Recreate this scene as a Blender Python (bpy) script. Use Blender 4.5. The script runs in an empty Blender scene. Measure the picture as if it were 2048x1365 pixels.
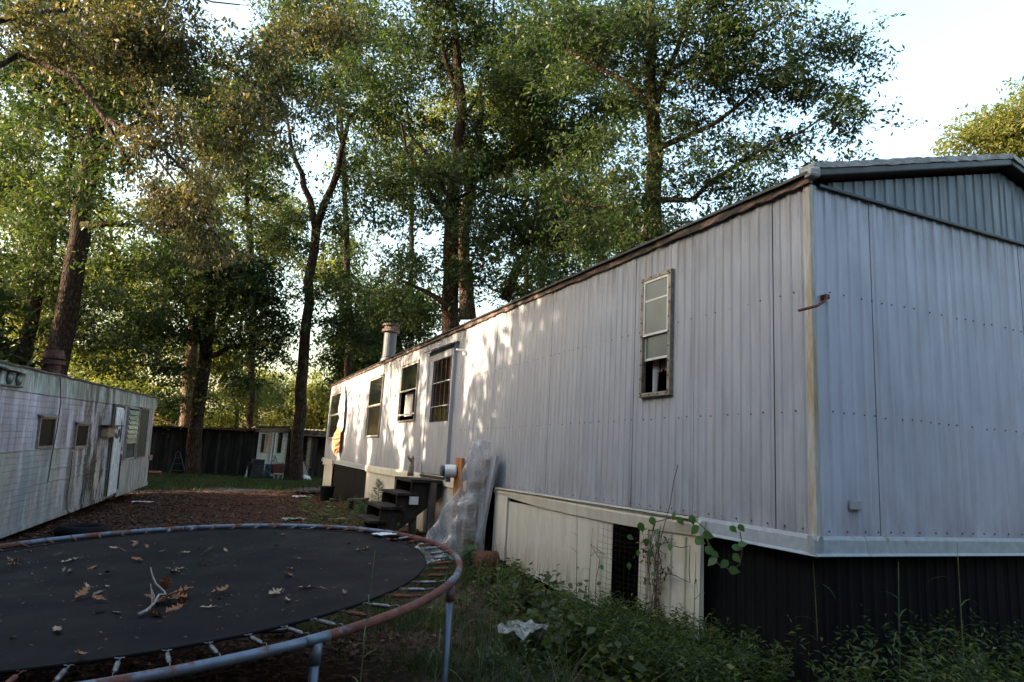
import bpy, math, random
import numpy as np
from mathutils import Vector, Matrix
random.seed(7); rng = np.random.default_rng(7)
SC = bpy.context.scene; COL = SC.collection
# ------------------------------------------------------------------ camera
RM = np.array([[0.9128139906, -0.1213603449, -0.3899259996], [-0.4045094722, -0.1376269810, -0.9041188534], [0.0560598378, 0.9830210988, -0.1747192428]])
FPX = 1350.0
cam = bpy.data.cameras.new('camera'); cam.sensor_width = 36; cam.lens = FPX/2048*36; cam.clip_start = .05; cam.clip_end = 1500
co = bpy.data.objects.new('camera', cam); COL.objects.link(co)
co.matrix_world = Matrix([list(RM[0])+[0], list(RM[1])+[0], list(RM[2])+[0], [0, 0, 0, 1]]); SC.camera = co
# ------------------------------------------------------------------ light
SUN = np.array([-0.93, 0.22, 0.30]); SUN /= np.linalg.norm(SUN)
w = bpy.data.worlds.new('World'); SC.world = w; w.use_nodes = True
sky = w.node_tree.nodes.new('ShaderNodeTexSky'); sky.sky_type = 'NISHITA'; sky.sun_disc = False
sky.sun_elevation = math.asin(SUN[2]); sky.sun_rotation = math.atan2(SUN[0], SUN[1]); sky.air_density = 1.6; sky.dust_density = 4.6; sky.ozone_density = 1.8
w.node_tree.links.new(sky.outputs[0], w.node_tree.nodes['Background'].inputs[0]); w.node_tree.nodes['Background'].inputs[1].default_value = 0.15
sl = bpy.data.lights.new('sun', 'SUN'); sl.energy = 3.0; sl.angle = math.radians(.53); sl.color = (1, .78, .55)
so = bpy.data.objects.new('sun', sl); COL.objects.link(so); so.rotation_euler = Vector(SUN).to_track_quat('Z', 'Y').to_euler()
SC.view_settings.view_transform = 'Standard'; SC.view_settings.look = 'None'; SC.view_settings.gamma = 1; SC.view_settings.use_curve_mapping = False
SC.view_settings.exposure = 2.4
SC.cycles.max_bounces = 8; SC.cycles.diffuse_bounces = 4; SC.cycles.transmission_bounces = 6; SC.cycles.transparent_max_bounces = 8
SC.cycles.sample_clamp_indirect = 6
SC.cycles.use_denoising = True
# ------------------------------------------------------------------ helpers
def ray(u, v): return RM @ np.array([(u-1024)/FPX, -(v-682.5)/FPX, -1.0])
def ony(u, v, y): r = ray(u, v); return r*(y/r[1])
def onx(u, v, x): r = ray(u, v); return r*(x/r[0])
def dep(u, v, d): return ray(u, v)*d
def nrm(v): v = np.asarray(v, float); return v/max(np.linalg.norm(v), 1e-9)

def tag(o, label=None, cat=None, group=None, kind=None):
    if label: o['label'] = label
    if cat: o['category'] = cat
    if group: o['group'] = group
    if kind: o['kind'] = kind
    return o
def empty(name, loc=(0, 0, 0), label=None, cat=None, group=None, parent=None):
    o = bpy.data.objects.new(name, None); COL.objects.link(o); o.location = loc; o.empty_display_size = .2
    if parent: o.parent = parent
    return tag(o, label, cat, group)
def link(name, me, parent=None, mats=None):
    o = bpy.data.objects.new(name, me); COL.objects.link(o)
    if parent is not None:
        o.parent = parent
        o.matrix_parent_inverse = PINV.get(parent.name, Matrix.Identity(4))
    return o
PINV = {}
def world_children(root):   # children of this root are modelled in world coordinates
    m = Matrix.LocRotScale(root.location, root.rotation_euler, None); PINV[root.name] = m.inverted()
class MB:
    def __init__(s): s.v = []; s.f = []
    def add(s, V, F): b = len(s.v); s.v += [tuple(map(float, p)) for p in V]; s.f += [tuple(i+b for i in f) for f in F]; return s
    def box(s, a, b):
        x0, y0, z0 = a; x1, y1, z1 = b
        return s.add([(x0,y0,z0),(x1,y0,z0),(x1,y1,z0),(x0,y1,z0),(x0,y0,z1),(x1,y0,z1),(x1,y1,z1),(x0,y1,z1)],
                     [(0,3,2,1),(4,5,6,7),(0,1,5,4),(1,2,6,5),(2,3,7,6),(3,0,4,7)])
    def hexa(s, P):   # 8 points: bottom 4, top 4
        return s.add(P, [(0,3,2,1),(4,5,6,7),(0,1,5,4),(1,2,6,5),(2,3,7,6),(3,0,4,7)])
    def bar(s, a, b, w, h, up=(0, 0, 1)):
        a = np.array(a, float); b = np.array(b, float); d = nrm(b-a); sd = np.cross(d, up)
        if np.linalg.norm(sd) < 1e-3: sd = np.cross(d, (1, 0, 0))
        sd = nrm(sd)*w/2; u = nrm(np.cross(sd, d))*h/2
        return s.hexa([a-sd-u, a+sd-u, b+sd-u, b-sd-u, a-sd+u, a+sd+u, b+sd+u, b-sd+u])
    def tube(s, P, R, n=8, cap=True, closed=False):
        P = [np.array(p, float) for p in P]; R = [R]*len(P) if np.isscalar(R) else R
        ref = None; b = len(s.v); m = len(P)
        for i, p in enumerate(P):
            t = nrm((P[(i+1) % m]-P[i-1]) if closed else (P[min(i+1, m-1)]-P[max(i-1, 0)]))
            if ref is None: ref = np.cross(t, (0, 0, 1)) if abs(t[2]) < .9 else np.cross(t, (1, 0, 0))
            ref = nrm(ref-t*(ref@t)); u = np.cross(t, ref)
            for k in range(n):
                a = 2*math.pi*k/n; s.v.append(tuple(p+R[i]*(math.cos(a)*ref+math.sin(a)*u)))
        for i in range(m if closed else m-1):
            j = (i+1) % m
            for k in range(n):
                l = (k+1) % n; s.f.append((b+i*n+k, b+i*n+l, b+j*n+l, b+j*n+k))
        if cap and not closed: s.f.append(tuple(b+k for k in range(n))[::-1]); s.f.append(tuple(b+(m-1)*n+k for k in range(n)))
        return s
    def cyl(s, a, b, r, n=12, r2=None): return s.tube([a, b], [r, r if r2 is None else r2], n)
    def mesh(s, name, mat, smooth=False):
        me = bpy.data.meshes.new(name); me.from_pydata(s.v, [], s.f); me.materials.append(mat)
        if smooth: me.polygons.foreach_set('use_smooth', [True]*len(me.polygons))
        me.update(); return me
    def build(s, name, mat, parent=None, smooth=False, bevel=0, **k):
        me = s.mesh(name, mat, smooth); o = link(name, me, parent)
        if bevel:
            md = o.modifiers.new('bevel', 'BEVEL'); md.width = bevel; md.segments = 2; md.limit_method = 'ANGLE'
        return tag(o, **k)
def npmesh(name, V, F, mat, tint=None, smooth=False):   # F: (n,k) ints
    me = bpy.data.meshes.new(name); n, k = F.shape
    me.vertices.add(len(V)); me.vertices.foreach_set('co', np.asarray(V, np.float32).ravel())
    me.loops.add(n*k); me.loops.foreach_set('vertex_index', F.astype(np.int32).ravel())
    me.polygons.add(n); me.polygons.foreach_set('loop_start', np.arange(0, n*k, k, dtype=np.int32))
    try: me.polygons.foreach_set('loop_total', np.full(n, k, np.int32))
    except Exception: pass
    if smooth: me.polygons.foreach_set('use_smooth', np.ones(n, bool))
    me.materials.append(mat)
    if tint is not None:
        a = me.attributes.new('tint', 'FLOAT', 'FACE'); a.data.foreach_set('value', np.asarray(tint, np.float32))
    me.update(calc_edges=True); me.validate(); return me
# ------------------------------------------------------------------ materials
class NT:
    def __init__(s, name):
        s.m = bpy.data.materials.new(name); s.m.use_nodes = True; s.t = s.m.node_tree; s.n = s.t.nodes; s.bs = s.n['Principled BSDF']; s.out = s.n['Material Output']
    def new(s, t, **k):
        n = s.n.new(t)
        for a, b in k.items():
            if hasattr(n, a): setattr(n, a, b)
            else: n.inputs[a].default_value = b
        return n
    def l(s, a, b): s.t.links.new(a, b)
    def coord(s, scale=(1, 1, 1), obj=False):
        if obj: src = s.new('ShaderNodeTexCoord').outputs['Object']
        else: src = s.new('ShaderNodeNewGeometry').outputs['Position']
        m = s.new('ShaderNodeMapping'); m.inputs['Scale'].default_value = scale; s.l(src, m.inputs[0]); return m.outputs[0]
    def noise(s, scale, vec=None, detail=4, rough=.55, dist=0):
        n = s.new('ShaderNodeTexNoise'); n.inputs['Scale'].default_value = scale; n.inputs['Detail'].default_value = detail; n.inputs['Roughness'].default_value = rough; n.inputs['Distortion'].default_value = dist
        if vec is not None: s.l(vec, n.inputs['Vector'])
        return n.outputs['Fac']
    def ramp(s, fac, stops, interp='LINEAR'):
        r = s.new('ShaderNodeValToRGB'); r.color_ramp.interpolation = interp; e = r.color_ramp.elements
        while len(e) < len(stops): e.new(.5)
        for i, (p, c) in enumerate(stops):
            e[i].position = p; e[i].color = (c, c, c, 1) if np.isscalar(c) else tuple(c)+(1,)
        s.l(fac, r.inputs[0]); return r.outputs[0]
    def mix(s, fac, a, b, mode='MIX'):
        m = s.new('ShaderNodeMixRGB'); m.blend_type = mode
        for i, x in ((0, fac), (1, a), (2, b)):
            if hasattr(x, 'is_linked'): s.l(x, m.inputs[i])
            elif i == 0: m.inputs[0].default_value = x
            else: m.inputs[i].default_value = tuple(x)+(1,)
        return m.outputs[0]
    def math(s, op, a, b=0.0, clamp=False):
        m = s.new('ShaderNodeMath'); m.operation = op; m.use_clamp = clamp
        for i, x in ((0, a), (1, b)):
            if hasattr(x, 'is_linked'): s.l(x, m.inputs[i])
            else: m.inputs[i].default_value = x
        return m.outputs[0]
    def sep(s, vec): n = s.new('ShaderNodeSeparateXYZ'); s.l(vec, n.inputs[0]); return n.outputs
    def bump(s, h, strength=.3, dist=.01):
        b = s.new('ShaderNodeBump'); b.inputs['Strength'].default_value = strength; b.inputs['Distance'].default_value = dist; s.l(h, b.inputs['Height']); s.l(b.outputs[0], s.bs.inputs['Normal'])
    def col(s, c):
        if hasattr(c, 'is_linked'): s.l(c, s.bs.inputs['Base Color'])
        else: s.bs.inputs['Base Color'].default_value = tuple(c)+(1,)
    def p(s, rough=.6, metal=0, spec=.4):
        if hasattr(rough, 'is_linked'): s.l(rough, s.bs.inputs['Roughness'])
        else: s.bs.inputs['Roughness'].default_value = rough
        if hasattr(metal, 'is_linked'): s.l(metal, s.bs.inputs['Metallic'])
        else: s.bs.inputs['Metallic'].default_value = metal
        s.bs.inputs['Specular IOR Level'].default_value = spec
def simple(name, c1, c2, scale=8, rough=.7, metal=0, bump=.2, stretch=(1, 1, 1), detail=6, lo=.35, hi=.65, obj=False, spec=.3, bscale=None):
    t = NT(name); v = t.coord(stretch, obj); f = t.noise(scale, v, detail, .6); t.col(t.ramp(f, [(lo, c1), (hi, c2)])); t.p(rough, metal, spec)
    if bump: t.bump(t.noise(bscale or scale*4, v, 5, .6), bump, .01)
    return t.m
def rusty(name, base, rust1=(.13, .045, .022), rust2=(.26, .10, .05), th=.5, scale=5, rough=.45, metal=.7, stretch=(1, 1, 1), soft=.05):
    t = NT(name); v = t.coord(stretch, True); f = t.noise(scale, v, 8, .65)
    m = t.ramp(f, [(th-soft, 0.0), (th+soft, 1.0)]); r = t.ramp(t.noise(scale*6, v, 4), [(.3, rust1), (.7, rust2)])
    b = t.ramp(t.noise(scale*3, v, 4), [(.3, tuple(x*.75 for x in base)), (.7, base)])
    t.col(t.mix(m, b, r)); t.p(t.ramp(m, [(0, rough), (1, .9)]), t.ramp(m, [(0, metal), (1, 0.0)]), .4); t.bump(t.noise(scale*14, v, 4), .25, .004)
    return t.m
M = {}
def siding_mat(name, base, ztop, zbot, grime=(.05, .044, .036), warm=.5):
    t = NT(name); pos = t.coord((1, 1, 1)); x, y, z = t.sep(pos)
    vs = t.coord((3.0, 3.0, .35)); streak = t.noise(4, vs, 6, .6)
    big = t.noise(.7, t.coord((1, 1, .6)), 3)
    c = t.ramp(streak, [(.3, tuple(k*.80 for k in base)), (.62, base)])
    c = t.mix(t.ramp(big, [(.4, 0.0), (.75, .25*warm)]), c, (.32, .28, .21))
    # grime runs under the eave
    top = t.math('ADD', t.math('MULTIPLY', t.math('SUBTRACT', z, ztop), 1/.42), 1.0)
    g = t.math('MULTIPLY', top, t.ramp(t.noise(9, t.coord((1.6, 1.6, .12)), 5, .7), [(.36, 0.0), (.7, 1.0)]), clamp=True)
    c = t.mix(t.math('MULTIPLY', g, .8), c, grime)
    bot = t.math('SUBTRACT', 1.0, t.math('MULTIPLY', t.math('SUBTRACT', z, zbot), 1/.35))
    g2 = t.math('MULTIPLY', bot, t.ramp(t.noise(7, t.coord((1, 1, .3)), 5, .7), [(.38, 0.0), (.7, 1.0)]), clamp=True)
    c = t.mix(t.math('MULTIPLY', g2, .5), c, (.09, .08, .065))
    dirt = t.ramp(t.noise(38, pos, 6, .7), [(.62, 0.0), (.72, 1.0)]); c = t.mix(t.math('MULTIPLY', dirt, .25), c, (.2, .18, .15))
    rr = t.ramp(t.noise(6, t.coord((2.4, 2.4, .07)), 4, .6), [(.63, 0.0), (.70, .35)]); c = t.mix(rr, c, (.30, .22, .12))
    pt_ = t.ramp(t.noise(1.6, t.coord((1, 1, .8), False), 7, .7), [(.48, 0.0), (.68, .30)]); c = t.mix(pt_, c, tuple(min(1, k*1.28) for k in base))
    t.col(c); t.p(t.ramp(t.noise(5, t.coord((1, 1, .4)), 5), [(.3, .36), (.7, .6)]), .0, .45); t.bump(t.noise(1.3, t.coord((1.6, 1.6, .45)), 3), .6, .09)
    return t.m
M['siding'] = siding_mat('weathered_side_metal', (.335, .35, .395), 1.98, -.33)
M['siding_end'] = siding_mat('weathered_end_metal', (.44, .45, .53), 1.98, -.33, warm=.15)
M['gable'] = siding_mat('gable_metal', (.12, .15, .19), 2.3, 1.7, warm=0)
M['corner'] = rusty('corner_trim_rust', (.50, .49, .46), (.30, .20, .10), (.42, .30, .16), .53, 3, .5, .1, (6, 6, .8), .12)
M['blacktrim'] = simple('black_trim', (.018, .02, .022), (.045, .045, .05), 6, .45, .2, .1)
M['eave'] = rusty('rusted_eave', (.05, .038, .032), (.09, .04, .026), (.34, .24, .19), .53, 4, .7, .2, (1, 1, 3))
M['rake'] = simple('weathered_rake_edge', (.22, .21, .20), (.52, .51, .50), 16, .8, 0, .6, (1, 4, 8))
M['roof'] = simple('roof_metal', (.14, .13, .12), (.25, .24, .23), 2, .6, .2, .2)
M['trim'] = rusty('grey_blue_skirt_trim', (.30, .33, .36), (.16, .12, .08), (.24, .18, .12), .68, 7, .45, 0)
def cream_mat():
    t = NT('cream_skirting'); v = t.coord((1, 1, .25)); z = t.sep(t.coord())[2]
    c = t.ramp(t.noise(6, v, 6, .6), [(.3, (.50, .465, .38)), (.65, (.64, .60, .52))])
    c = t.mix(t.ramp(t.noise(2.2, t.coord((1, 1, .5)), 5), [(.58, 0.0), (.72, .5)]), c, (.50, .40, .16))
    g = t.math('MULTIPLY', t.math('SUBTRACT', 1.0, t.math('MULTIPLY', t.math('ADD', z, 1.3), 2.2)), t.ramp(t.noise(11, v, 5, .7), [(.35, 0.0), (.65, 1.0)]), clamp=True)
    c = t.mix(t.math('MULTIPLY', g, .8), c, (.09, .07, .05)); t.col(c); t.p(.5, 0, .4); t.bump(t.noise(12, v, 4), .1, .01); return t.m
M['cream'] = cream_mat()
M['blackskirt'] = simple('black_skirting', (.002, .0025, .0035), (.005, .005, .0065), 3, .7, 0, .1, (1, 1, .3), spec=.15)
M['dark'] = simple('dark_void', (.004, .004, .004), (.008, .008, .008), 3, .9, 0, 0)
M['alu'] = simple('aged_window_metal', (.17, .145, .115), (.30, .27, .23), 18, .45, .5, .15)
M['sash'] = simple('window_sash_metal', (.48, .48, .46), (.62, .62, .60), 14, .4, .4, .05)
def glass(name, c, rough=.08, spec=.6):
    t = NT(name); f = t.noise(3, t.coord(), 3); t.col(t.ramp(f, [(.3, tuple(x*.7 for x in c)), (.7, c)])); t.p(rough, 0, spec); t.bs.inputs['IOR'].default_value = 1.5; t.bump(t.noise(1.6, t.coord(), 2), .04, .03); return t.m
M['glass'] = glass('dusty_window_glass', (.008, .010, .010), .08, .45)
M['glassgrey'] = glass('grey_green_window_glass', (.115, .135, .125), .22, .45)
M['screw'] = simple('screw_head', (.02, .018, .016), (.08, .05, .035), 30, .6, .3, 0)
M['rustbar'] = simple('rusted_bar', (.07, .025, .016), (.16, .06, .035), 30, .8, .1, .4)
M['curtain'] = simple('striped_curtain', (.05, .04, .04), (.45, .42, .38), 40, .9, 0, 0, (1, 1, .02), 2, .45, .55)
M['white_curtain'] = simple('white_curtain', (.45, .45, .45), (.65, .65, .66), 6, .9, 0, 0)
M['insul'] = simple('torn_orange_insulation', (.45, .13, .035), (.75, .42, .24), 9, .95, 0, 1.0)
M['wood_dark'] = simple('dark_weathered_wood', (.010, .007, .006), (.042, .031, .025), 7, .9, 0, .4, (1, 1, .25))
M['wood_black'] = simple('blackened_plank', (.005, .004, .004), (.018, .014, .012), 7, .9, 0, .4, (1, 1, .2))
M['wood_mid'] = simple('brown_grey_plank', (.022, .016, .013), (.060, .046, .038), 9, .9, 0, .4, (1, 1, .2))
M['wood_grey'] = simple('grey_weathered_wood', (.05, .038, .030), (.15, .12, .10), 7, .9, 0, .6, (1, 1, .4))
M['wood_orange'] = simple('orange_brown_board', (.24, .085, .022), (.42, .18, .06), 8, .75, 0, .3, (1, 1, .3))
M['wood_tan'] = simple('tan_siding_board', (.17, .11, .07), (.36, .26, .18), 7, .85, 0, .5, (.6, 1, 6))
M['galv'] = rusty('galvanised_flue', (.075, .085, .10), th=.66, scale=4, rough=.55, metal=.2)
M['white'] = simple('white_painted_metal', (.60, .60, .60), (.74, .74, .73), 8, .45, 0, .1)
M['rim'] = rusty('trampoline_rim_steel', (.15, .18, .23), (.09, .035, .026), (.20, .08, .055), .53, 4.6, .5, .55, (1, 1, 1), .03)
M['rim_rust'] = rusty('rusted_rim_steel', (.20, .23, .26), (.085, .030, .026), (.19, .07, .05), .42, 2.6, .5, .6, (1, 1, 1), .03)
M['leg'] = rusty('trampoline_leg_steel', (.10, .125, .16), (.14, .06, .03), (.3, .15, .07), .66, 5, .4, .7)
M['spring'] = simple('zinc_spring', (.13, .13, .14), (.30, .30, .32), 25, .34, .9, .8, (1, 1, 1))
M['spring_rust'] = simple('rusted_spring', (.10, .035, .022), (.24, .09, .06), 40, .7, .2, .8)
def mat_mat():
    t = NT('trampoline_mat'); v = t.coord((1, 1, 1), True)
    c = t.ramp(t.noise(1.3, v, 4), [(.35, (.002, .002, .004)), (.7, (.0045, .004, .0065))])
    d = t.ramp(t.noise(60, v, 3, .6), [(.68, 0.0), (.75, 1.0)]); c = t.mix(t.math('MULTIPLY', d, .5), c, (.14, .12, .10))
    t.col(c); t.p(t.ramp(t.noise(2.5, v, 5), [(.3, .55), (.7, .72)]), 0, .10)
    t.bump(t.noise(400, v, 1), .12, .001); return t.m
M['mat'] = mat_mat()
def bark(name, c1, c2, sc=9, moss=0):
    t = NT(name); v = t.coord((1, 1, .22), False)
    vo = t.new('ShaderNodeTexVoronoi'); vo.feature = 'DISTANCE_TO_EDGE'; vo.inputs['Scale'].default_value = sc
    wob = t.new('ShaderNodeTexNoise'); wob.inputs['Scale'].default_value = 6; t.l(v, wob.inputs[0])
    mx = t.new('ShaderNodeMixRGB'); mx.inputs[0].default_value = .12; t.l(v, mx.inputs[1]); t.l(wob.outputs['Color'], mx.inputs[2]); t.l(mx.outputs[0], vo.inputs['Vector'])
    h = t.ramp(vo.outputs['Distance'], [(0, 0.0), (.25, 1.0)]); n = t.noise(22, v, 6, .65)
    c = t.mix(t.math('MULTIPLY', n, h), c1, c2)
    if moss: c = t.mix(t.ramp(t.noise(3, t.coord(), 5), [(.5, 0.0), (.7, moss)]), c, (.20, .22, .19))
    t.col(c); t.p(.9, 0, .15)
    hh = t.math('ADD', h, t.math('MULTIPLY', n, .6)); t.bump(hh, .9, .05); return t.m
M['bark'] = bark('oak_bark', (.018, .011, .008), (.115, .068, .048), 15, moss=.12)
M['bark_sunlit'] = bark('sunlit_bark', (.08, .05, .04), (.34, .25, .20), 17)  # sunlight on these trunks is put into the paler bark colour
def leafmat(name, stops, trans=.42, rough=.5):
    t = NT(name); a = t.new('ShaderNodeAttribute'); a.attribute_name = 'tint'
    c = t.ramp(a.outputs['Fac'], stops); t.col(c); t.p(rough, 0, .35)
    tr = t.new('ShaderNodeBsdfTranslucent'); c2 = t.mix(1.0, c, (2.0, 2.05, .9), 'MULTIPLY'); t.l(c2, tr.inputs[0])
    ms = t.new('ShaderNodeMixShader'); ms.inputs[0].default_value = trans; t.l(t.bs.outputs[0], ms.inputs[1]); t.l(tr.outputs[0], ms.inputs[2]); t.l(ms.outputs[0], t.out.inputs[0])
    return t.m
M['leaf'] = leafmat('oak_leaves', [(0, (.017, .031, .015)), (.5, (.033, .054, .022)), (.85, (.075, .095, .034)), (1, (.19, .155, .06))], .42)
M['leaf_sunlit'] = leafmat('sunlit_leaves', [(0, (.055, .078, .022)), (.5, (.105, .125, .04)), (1, (.24, .21, .085))], .5)  # lighter leaf copy, sun and backlight on the foliage put into its colour
M['leaf_brown'] = leafmat('browning_leaves', [(0, (.020, .030, .017)), (.35, (.045, .05, .024)), (.6, (.10, .078, .04)), (1, (.24, .18, .105))], .38)
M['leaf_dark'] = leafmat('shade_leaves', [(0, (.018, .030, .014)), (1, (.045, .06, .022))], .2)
M['grass'] = leafmat('grass_blades', [(0, (.017, .032, .009)), (.6, (.04, .06, .016)), (.9, (.09, .10, .03)), (1, (.22, .18, .09))], .4)
M['weed'] = leafmat('weed_leaves', [(0, (.013, .025, .008)), (.5, (.034, .054, .016)), (.85, (.08, .10, .03)), (1, (.17, .16, .055))], .4)
M['vine'] = leafmat('vine_leaves', [(0, (.06, .13, .04)), (1, (.11, .20, .06))], .35)
M['litter'] = leafmat('leaf_litter', [(0, (.03, .013, .008)), (.5, (.10, .042, .024)), (.85, (.18, .09, .052)), (1, (.32, .25, .19))], .1, .8)
M['stem'] = simple('brown_stem', (.07, .045, .03), (.15, .10, .07), 30, .9, 0, .3)
M['stemgreen'] = simple('green_stem', (.06, .09, .03), (.12, .15, .06), 30, .8, 0, .1)
M['sticks'] = simple('bare_grey_twig', (.20, .16, .14), (.38, .32, .29), 30, .9, 0, .5)
def ground_mat():
    t = NT('ground_soil'); v = t.coord(); x, y, z = t.sep(v)
    a = t.ramp(t.noise(26, v, 8, .75), [(.3, (.014, .007, .005)), (.55, (.05, .025, .016)), (.8, (.11, .065, .045))])
    vo = t.new('ShaderNodeTexVoronoi'); vo.inputs['Scale'].default_value = 22; t.l(v, vo.inputs[0])
    a = t.mix(t.ramp(t.sep(vo.outputs['Color'])[0], [(.72, 0.0), (.85, .55)]), a, (.20, .12, .085))
    grav = t.ramp(t.noise(40, v, 6, .8), [(.3, (.10, .08, .065)), (.7, (.36, .31, .27))])
    # pale gravel track at the far end of the yard
    yy = t.math('SUBTRACT', y, t.math('MULTIPLY', x, .75)); band = t.math('SUBTRACT', 1.0, t.math('ABSOLUTE', t.math('MULTIPLY', t.math('SUBTRACT', yy, 22.8), .9)), clamp=True)
    a = t.mix(t.math('MULTIPLY', band, t.ramp(t.noise(2.5, v, 4), [(.35, .3), (.6, 1.0)])), a, grav)
    # gravelly ground beside the trampoline
    gx = t.math('MULTIPLY', t.math('SUBTRACT', x, 1.2), 1.5, clamp=True); gy = t.math('SUBTRACT', 1.0, t.math('MULTIPLY', t.math('SUBTRACT', y, 6.5), .7, ), clamp=True)
    a = t.mix(t.math('MULTIPLY', t.math('MULTIPLY', gx, gy), t.ramp(t.noise(3.5, v, 5), [(.4, 0.0), (.6, .75)])), a, (.15, .115, .085))
    t.col(a); t.p(.95, 0, .1); t.bump(t.noise(45, v, 7, .75), 1.0, .04); return t.m
M['ground'] = ground_mat()
def camper_mat():
    t = NT('camper_siding'); v = t.coord((1, 1, 1), True); x, y, z = t.sep(v)
    streakv = t.coord((2.2, 1, .12), True); s1 = t.noise(2.2, streakv, 7, .65); s2 = t.noise(5, t.coord((1.7, 1, .3), True), 8, .75)
    white = t.ramp(s1, [(.36, (.24, .225, .27)), (.58, (.50, .475, .56))])
    teal = t.ramp(s1, [(.38, (.20, .29, .28)), (.6, (.36, .45, .45))]); tan = t.ramp(s2, [(.36, (.30, .28, .25)), (.6, (.47, .45, .41))])
    low = t.mix(t.ramp(t.noise(1.1, streakv, 3), [(.42, 0.0), (.55, 1.0)]), tan, teal); low = t.mix(t.ramp(t.noise(1.9, t.coord((2.0, 1, .15), True), 5, .7), [(.45, 0.0), (.6, .8)]), low, (.46, .45, .52))
    selz = t.ramp(t.math('MULTIPLY', z, 1/2.4), [(.0, 0.0), (.449, 0.0), (.4505, 1.0)], 'LINEAR'); c = t.mix(selz, low, white)
    selt = t.ramp(t.math('MULTIPLY', z, 1/2.4), [(.0, 0.0), (.790, 0.0), (.792, 1.0)]); c = t.mix(selt, c, t.mix(.35, teal, tan))
    # mildew: dark vertical runs, more towards the far end
    m = t.ramp(t.noise(2.0, t.coord((1.6, 1, .42), True), 9, .74), [(.43, 0.0), (.54, 1.0)])
    farx = t.ramp(t.math('MULTIPLY', x, .1), [(.12, .35), (.30, .6), (.34, .95), (.50, 1.0), (.53, .5)])
    c = t.mix(t.math('MULTIPLY', m, farx), c, (.010, .011, .014))
    top = t.math('MULTIPLY', t.math('SUBTRACT', z, 1.75), 2.0, clamp=True)
    c = t.mix(t.math('MULTIPLY', top, t.ramp(t.noise(8, t.coord((1.3, 1, .2), True), 7, .75), [(.49, 0.0), (.55, .95)])), c, (.006, .009, .008))
    rust = t.ramp(t.noise(2.3, t.coord((3, 1, .15), True), 5, .7), [(.54, 0.0), (.64, .4)]); c = t.mix(rust, c, (.16, .08, .055))
    sp = t.ramp(t.noise(45, v, 4, .7), [(.64, 0.0), (.72, 1.0)]); c = t.mix(t.math('MULTIPLY', sp, .5), c, (.08, .08, .08))
    t.col(c); t.p(.5, 0, .4); t.bump(t.noise(5, v, 4), .3, .02); return t.m
M['camper'] = camper_mat()
def plastic_mat():
    t = NT('clear_plastic_sheet'); v = t.coord((1, 1, .4)); t.col((.50, .50, .52)); t.p(.16, 0, .9)
    n = t.noise(7, v, 4, .6, 1.2); nn = t.new('ShaderNodeTexNoise'); nn.noise_type = 'RIDGED_MULTIFRACTAL'; nn.inputs['Scale'].default_value = 5; nn.inputs['Detail'].default_value = 4; t.l(v, nn.inputs['Vector'])
    al = t.math('ADD', t.ramp(n, [(.38, .25), (.62, .5)]), t.ramp(nn.outputs['Fac'], [(.45, 0.0), (.9, .35)]), clamp=True); t.l(al, t.bs.inputs['Alpha']); t.bump(nn.outputs['Fac'], .9, .04); return t.m
M['plastic'] = plastic_mat()

# ------------------------------------------------------------------ ground
def gz(x, y):
    x = np.asarray(x, float); y = np.asarray(y, float)
    z = np.interp(y, [-5, 6, 10, 16, 20, 30, 45], [-1.56, -1.54, -1.47, -1.42, -1.42, -1.33, -1.2])
    z = z+.16*np.exp(-((x-3.6)/1.1)**2)*np.interp(y, [3, 6, 8, 14, 18, 22], [.2, .7, 1.2, 1.2, .5, 0])
    return z+.035*np.sin(x*1.3+y*.7)*np.cos(y*.9-x*.4)+.015*np.sin(x*4.1)*np.sin(y*3.7)
gx = np.concatenate([np.linspace(-400, -24, 10), np.linspace(-20, 20, 161), np.linspace(24, 400, 10)]); gy = np.concatenate([np.linspace(-200, -7, 6), np.linspace(-5, 45, 201), np.linspace(50, 600, 12)])
X, Y = np.meshgrid(gx, gy); V = np.stack([X.ravel(), Y.ravel(), gz(X.ravel(), Y.ravel())], 1)
i = np.arange(len(gy)-1)[:, None]*len(gx)+np.arange(len(gx)-1)[None]; F = np.stack([i, i+1, i+1+len(gx), i+len(gx)], -1).reshape(-1, 4)
g = link('ground', npmesh('ground', V, F, M['ground'], smooth=True)); tag(g, 'dark soil yard covered in brown fallen leaves', kind='structure')

# ------------------------------------------------------------------ mobile home
XW = 3.52; YC = 3.21
def ztop(y): return float(np.interp(y, [3.2, 8.6, 23.7], [1.965, 2.03, 2.13]))
def zbot(y): return float(np.interp(y, [3.2, 4.4, 8.3, 10.4, 16.5, 23.7], [-.355, -.345, -.355, -.31, -.295, -.235]))
home = empty('mobile_home', (5.7, 13.4, -1.4), 'long pale grey metal mobile home with corrugated siding and rusty eave', 'mobile home'); world_children(home)
PROF = [(0, 0), (.02, 0), (.032, .0065), (.050, .0065), (.062, 0), (.0955, 0)]   # one rib, 95.5 mm
def profile(L, pitch=.0955, deep=1.0, ph=0):
    pts = []; k = 0
    while True:
        for a, d in PROF[:-1]:
            q = k*pitch+a*pitch/.0955+ph
            if 0 < q < L: pts.append((q, d*deep))
        k += 1
        if k*pitch > L: break
    return [(0, 0)]+pts+[(L, 0)]
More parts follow.
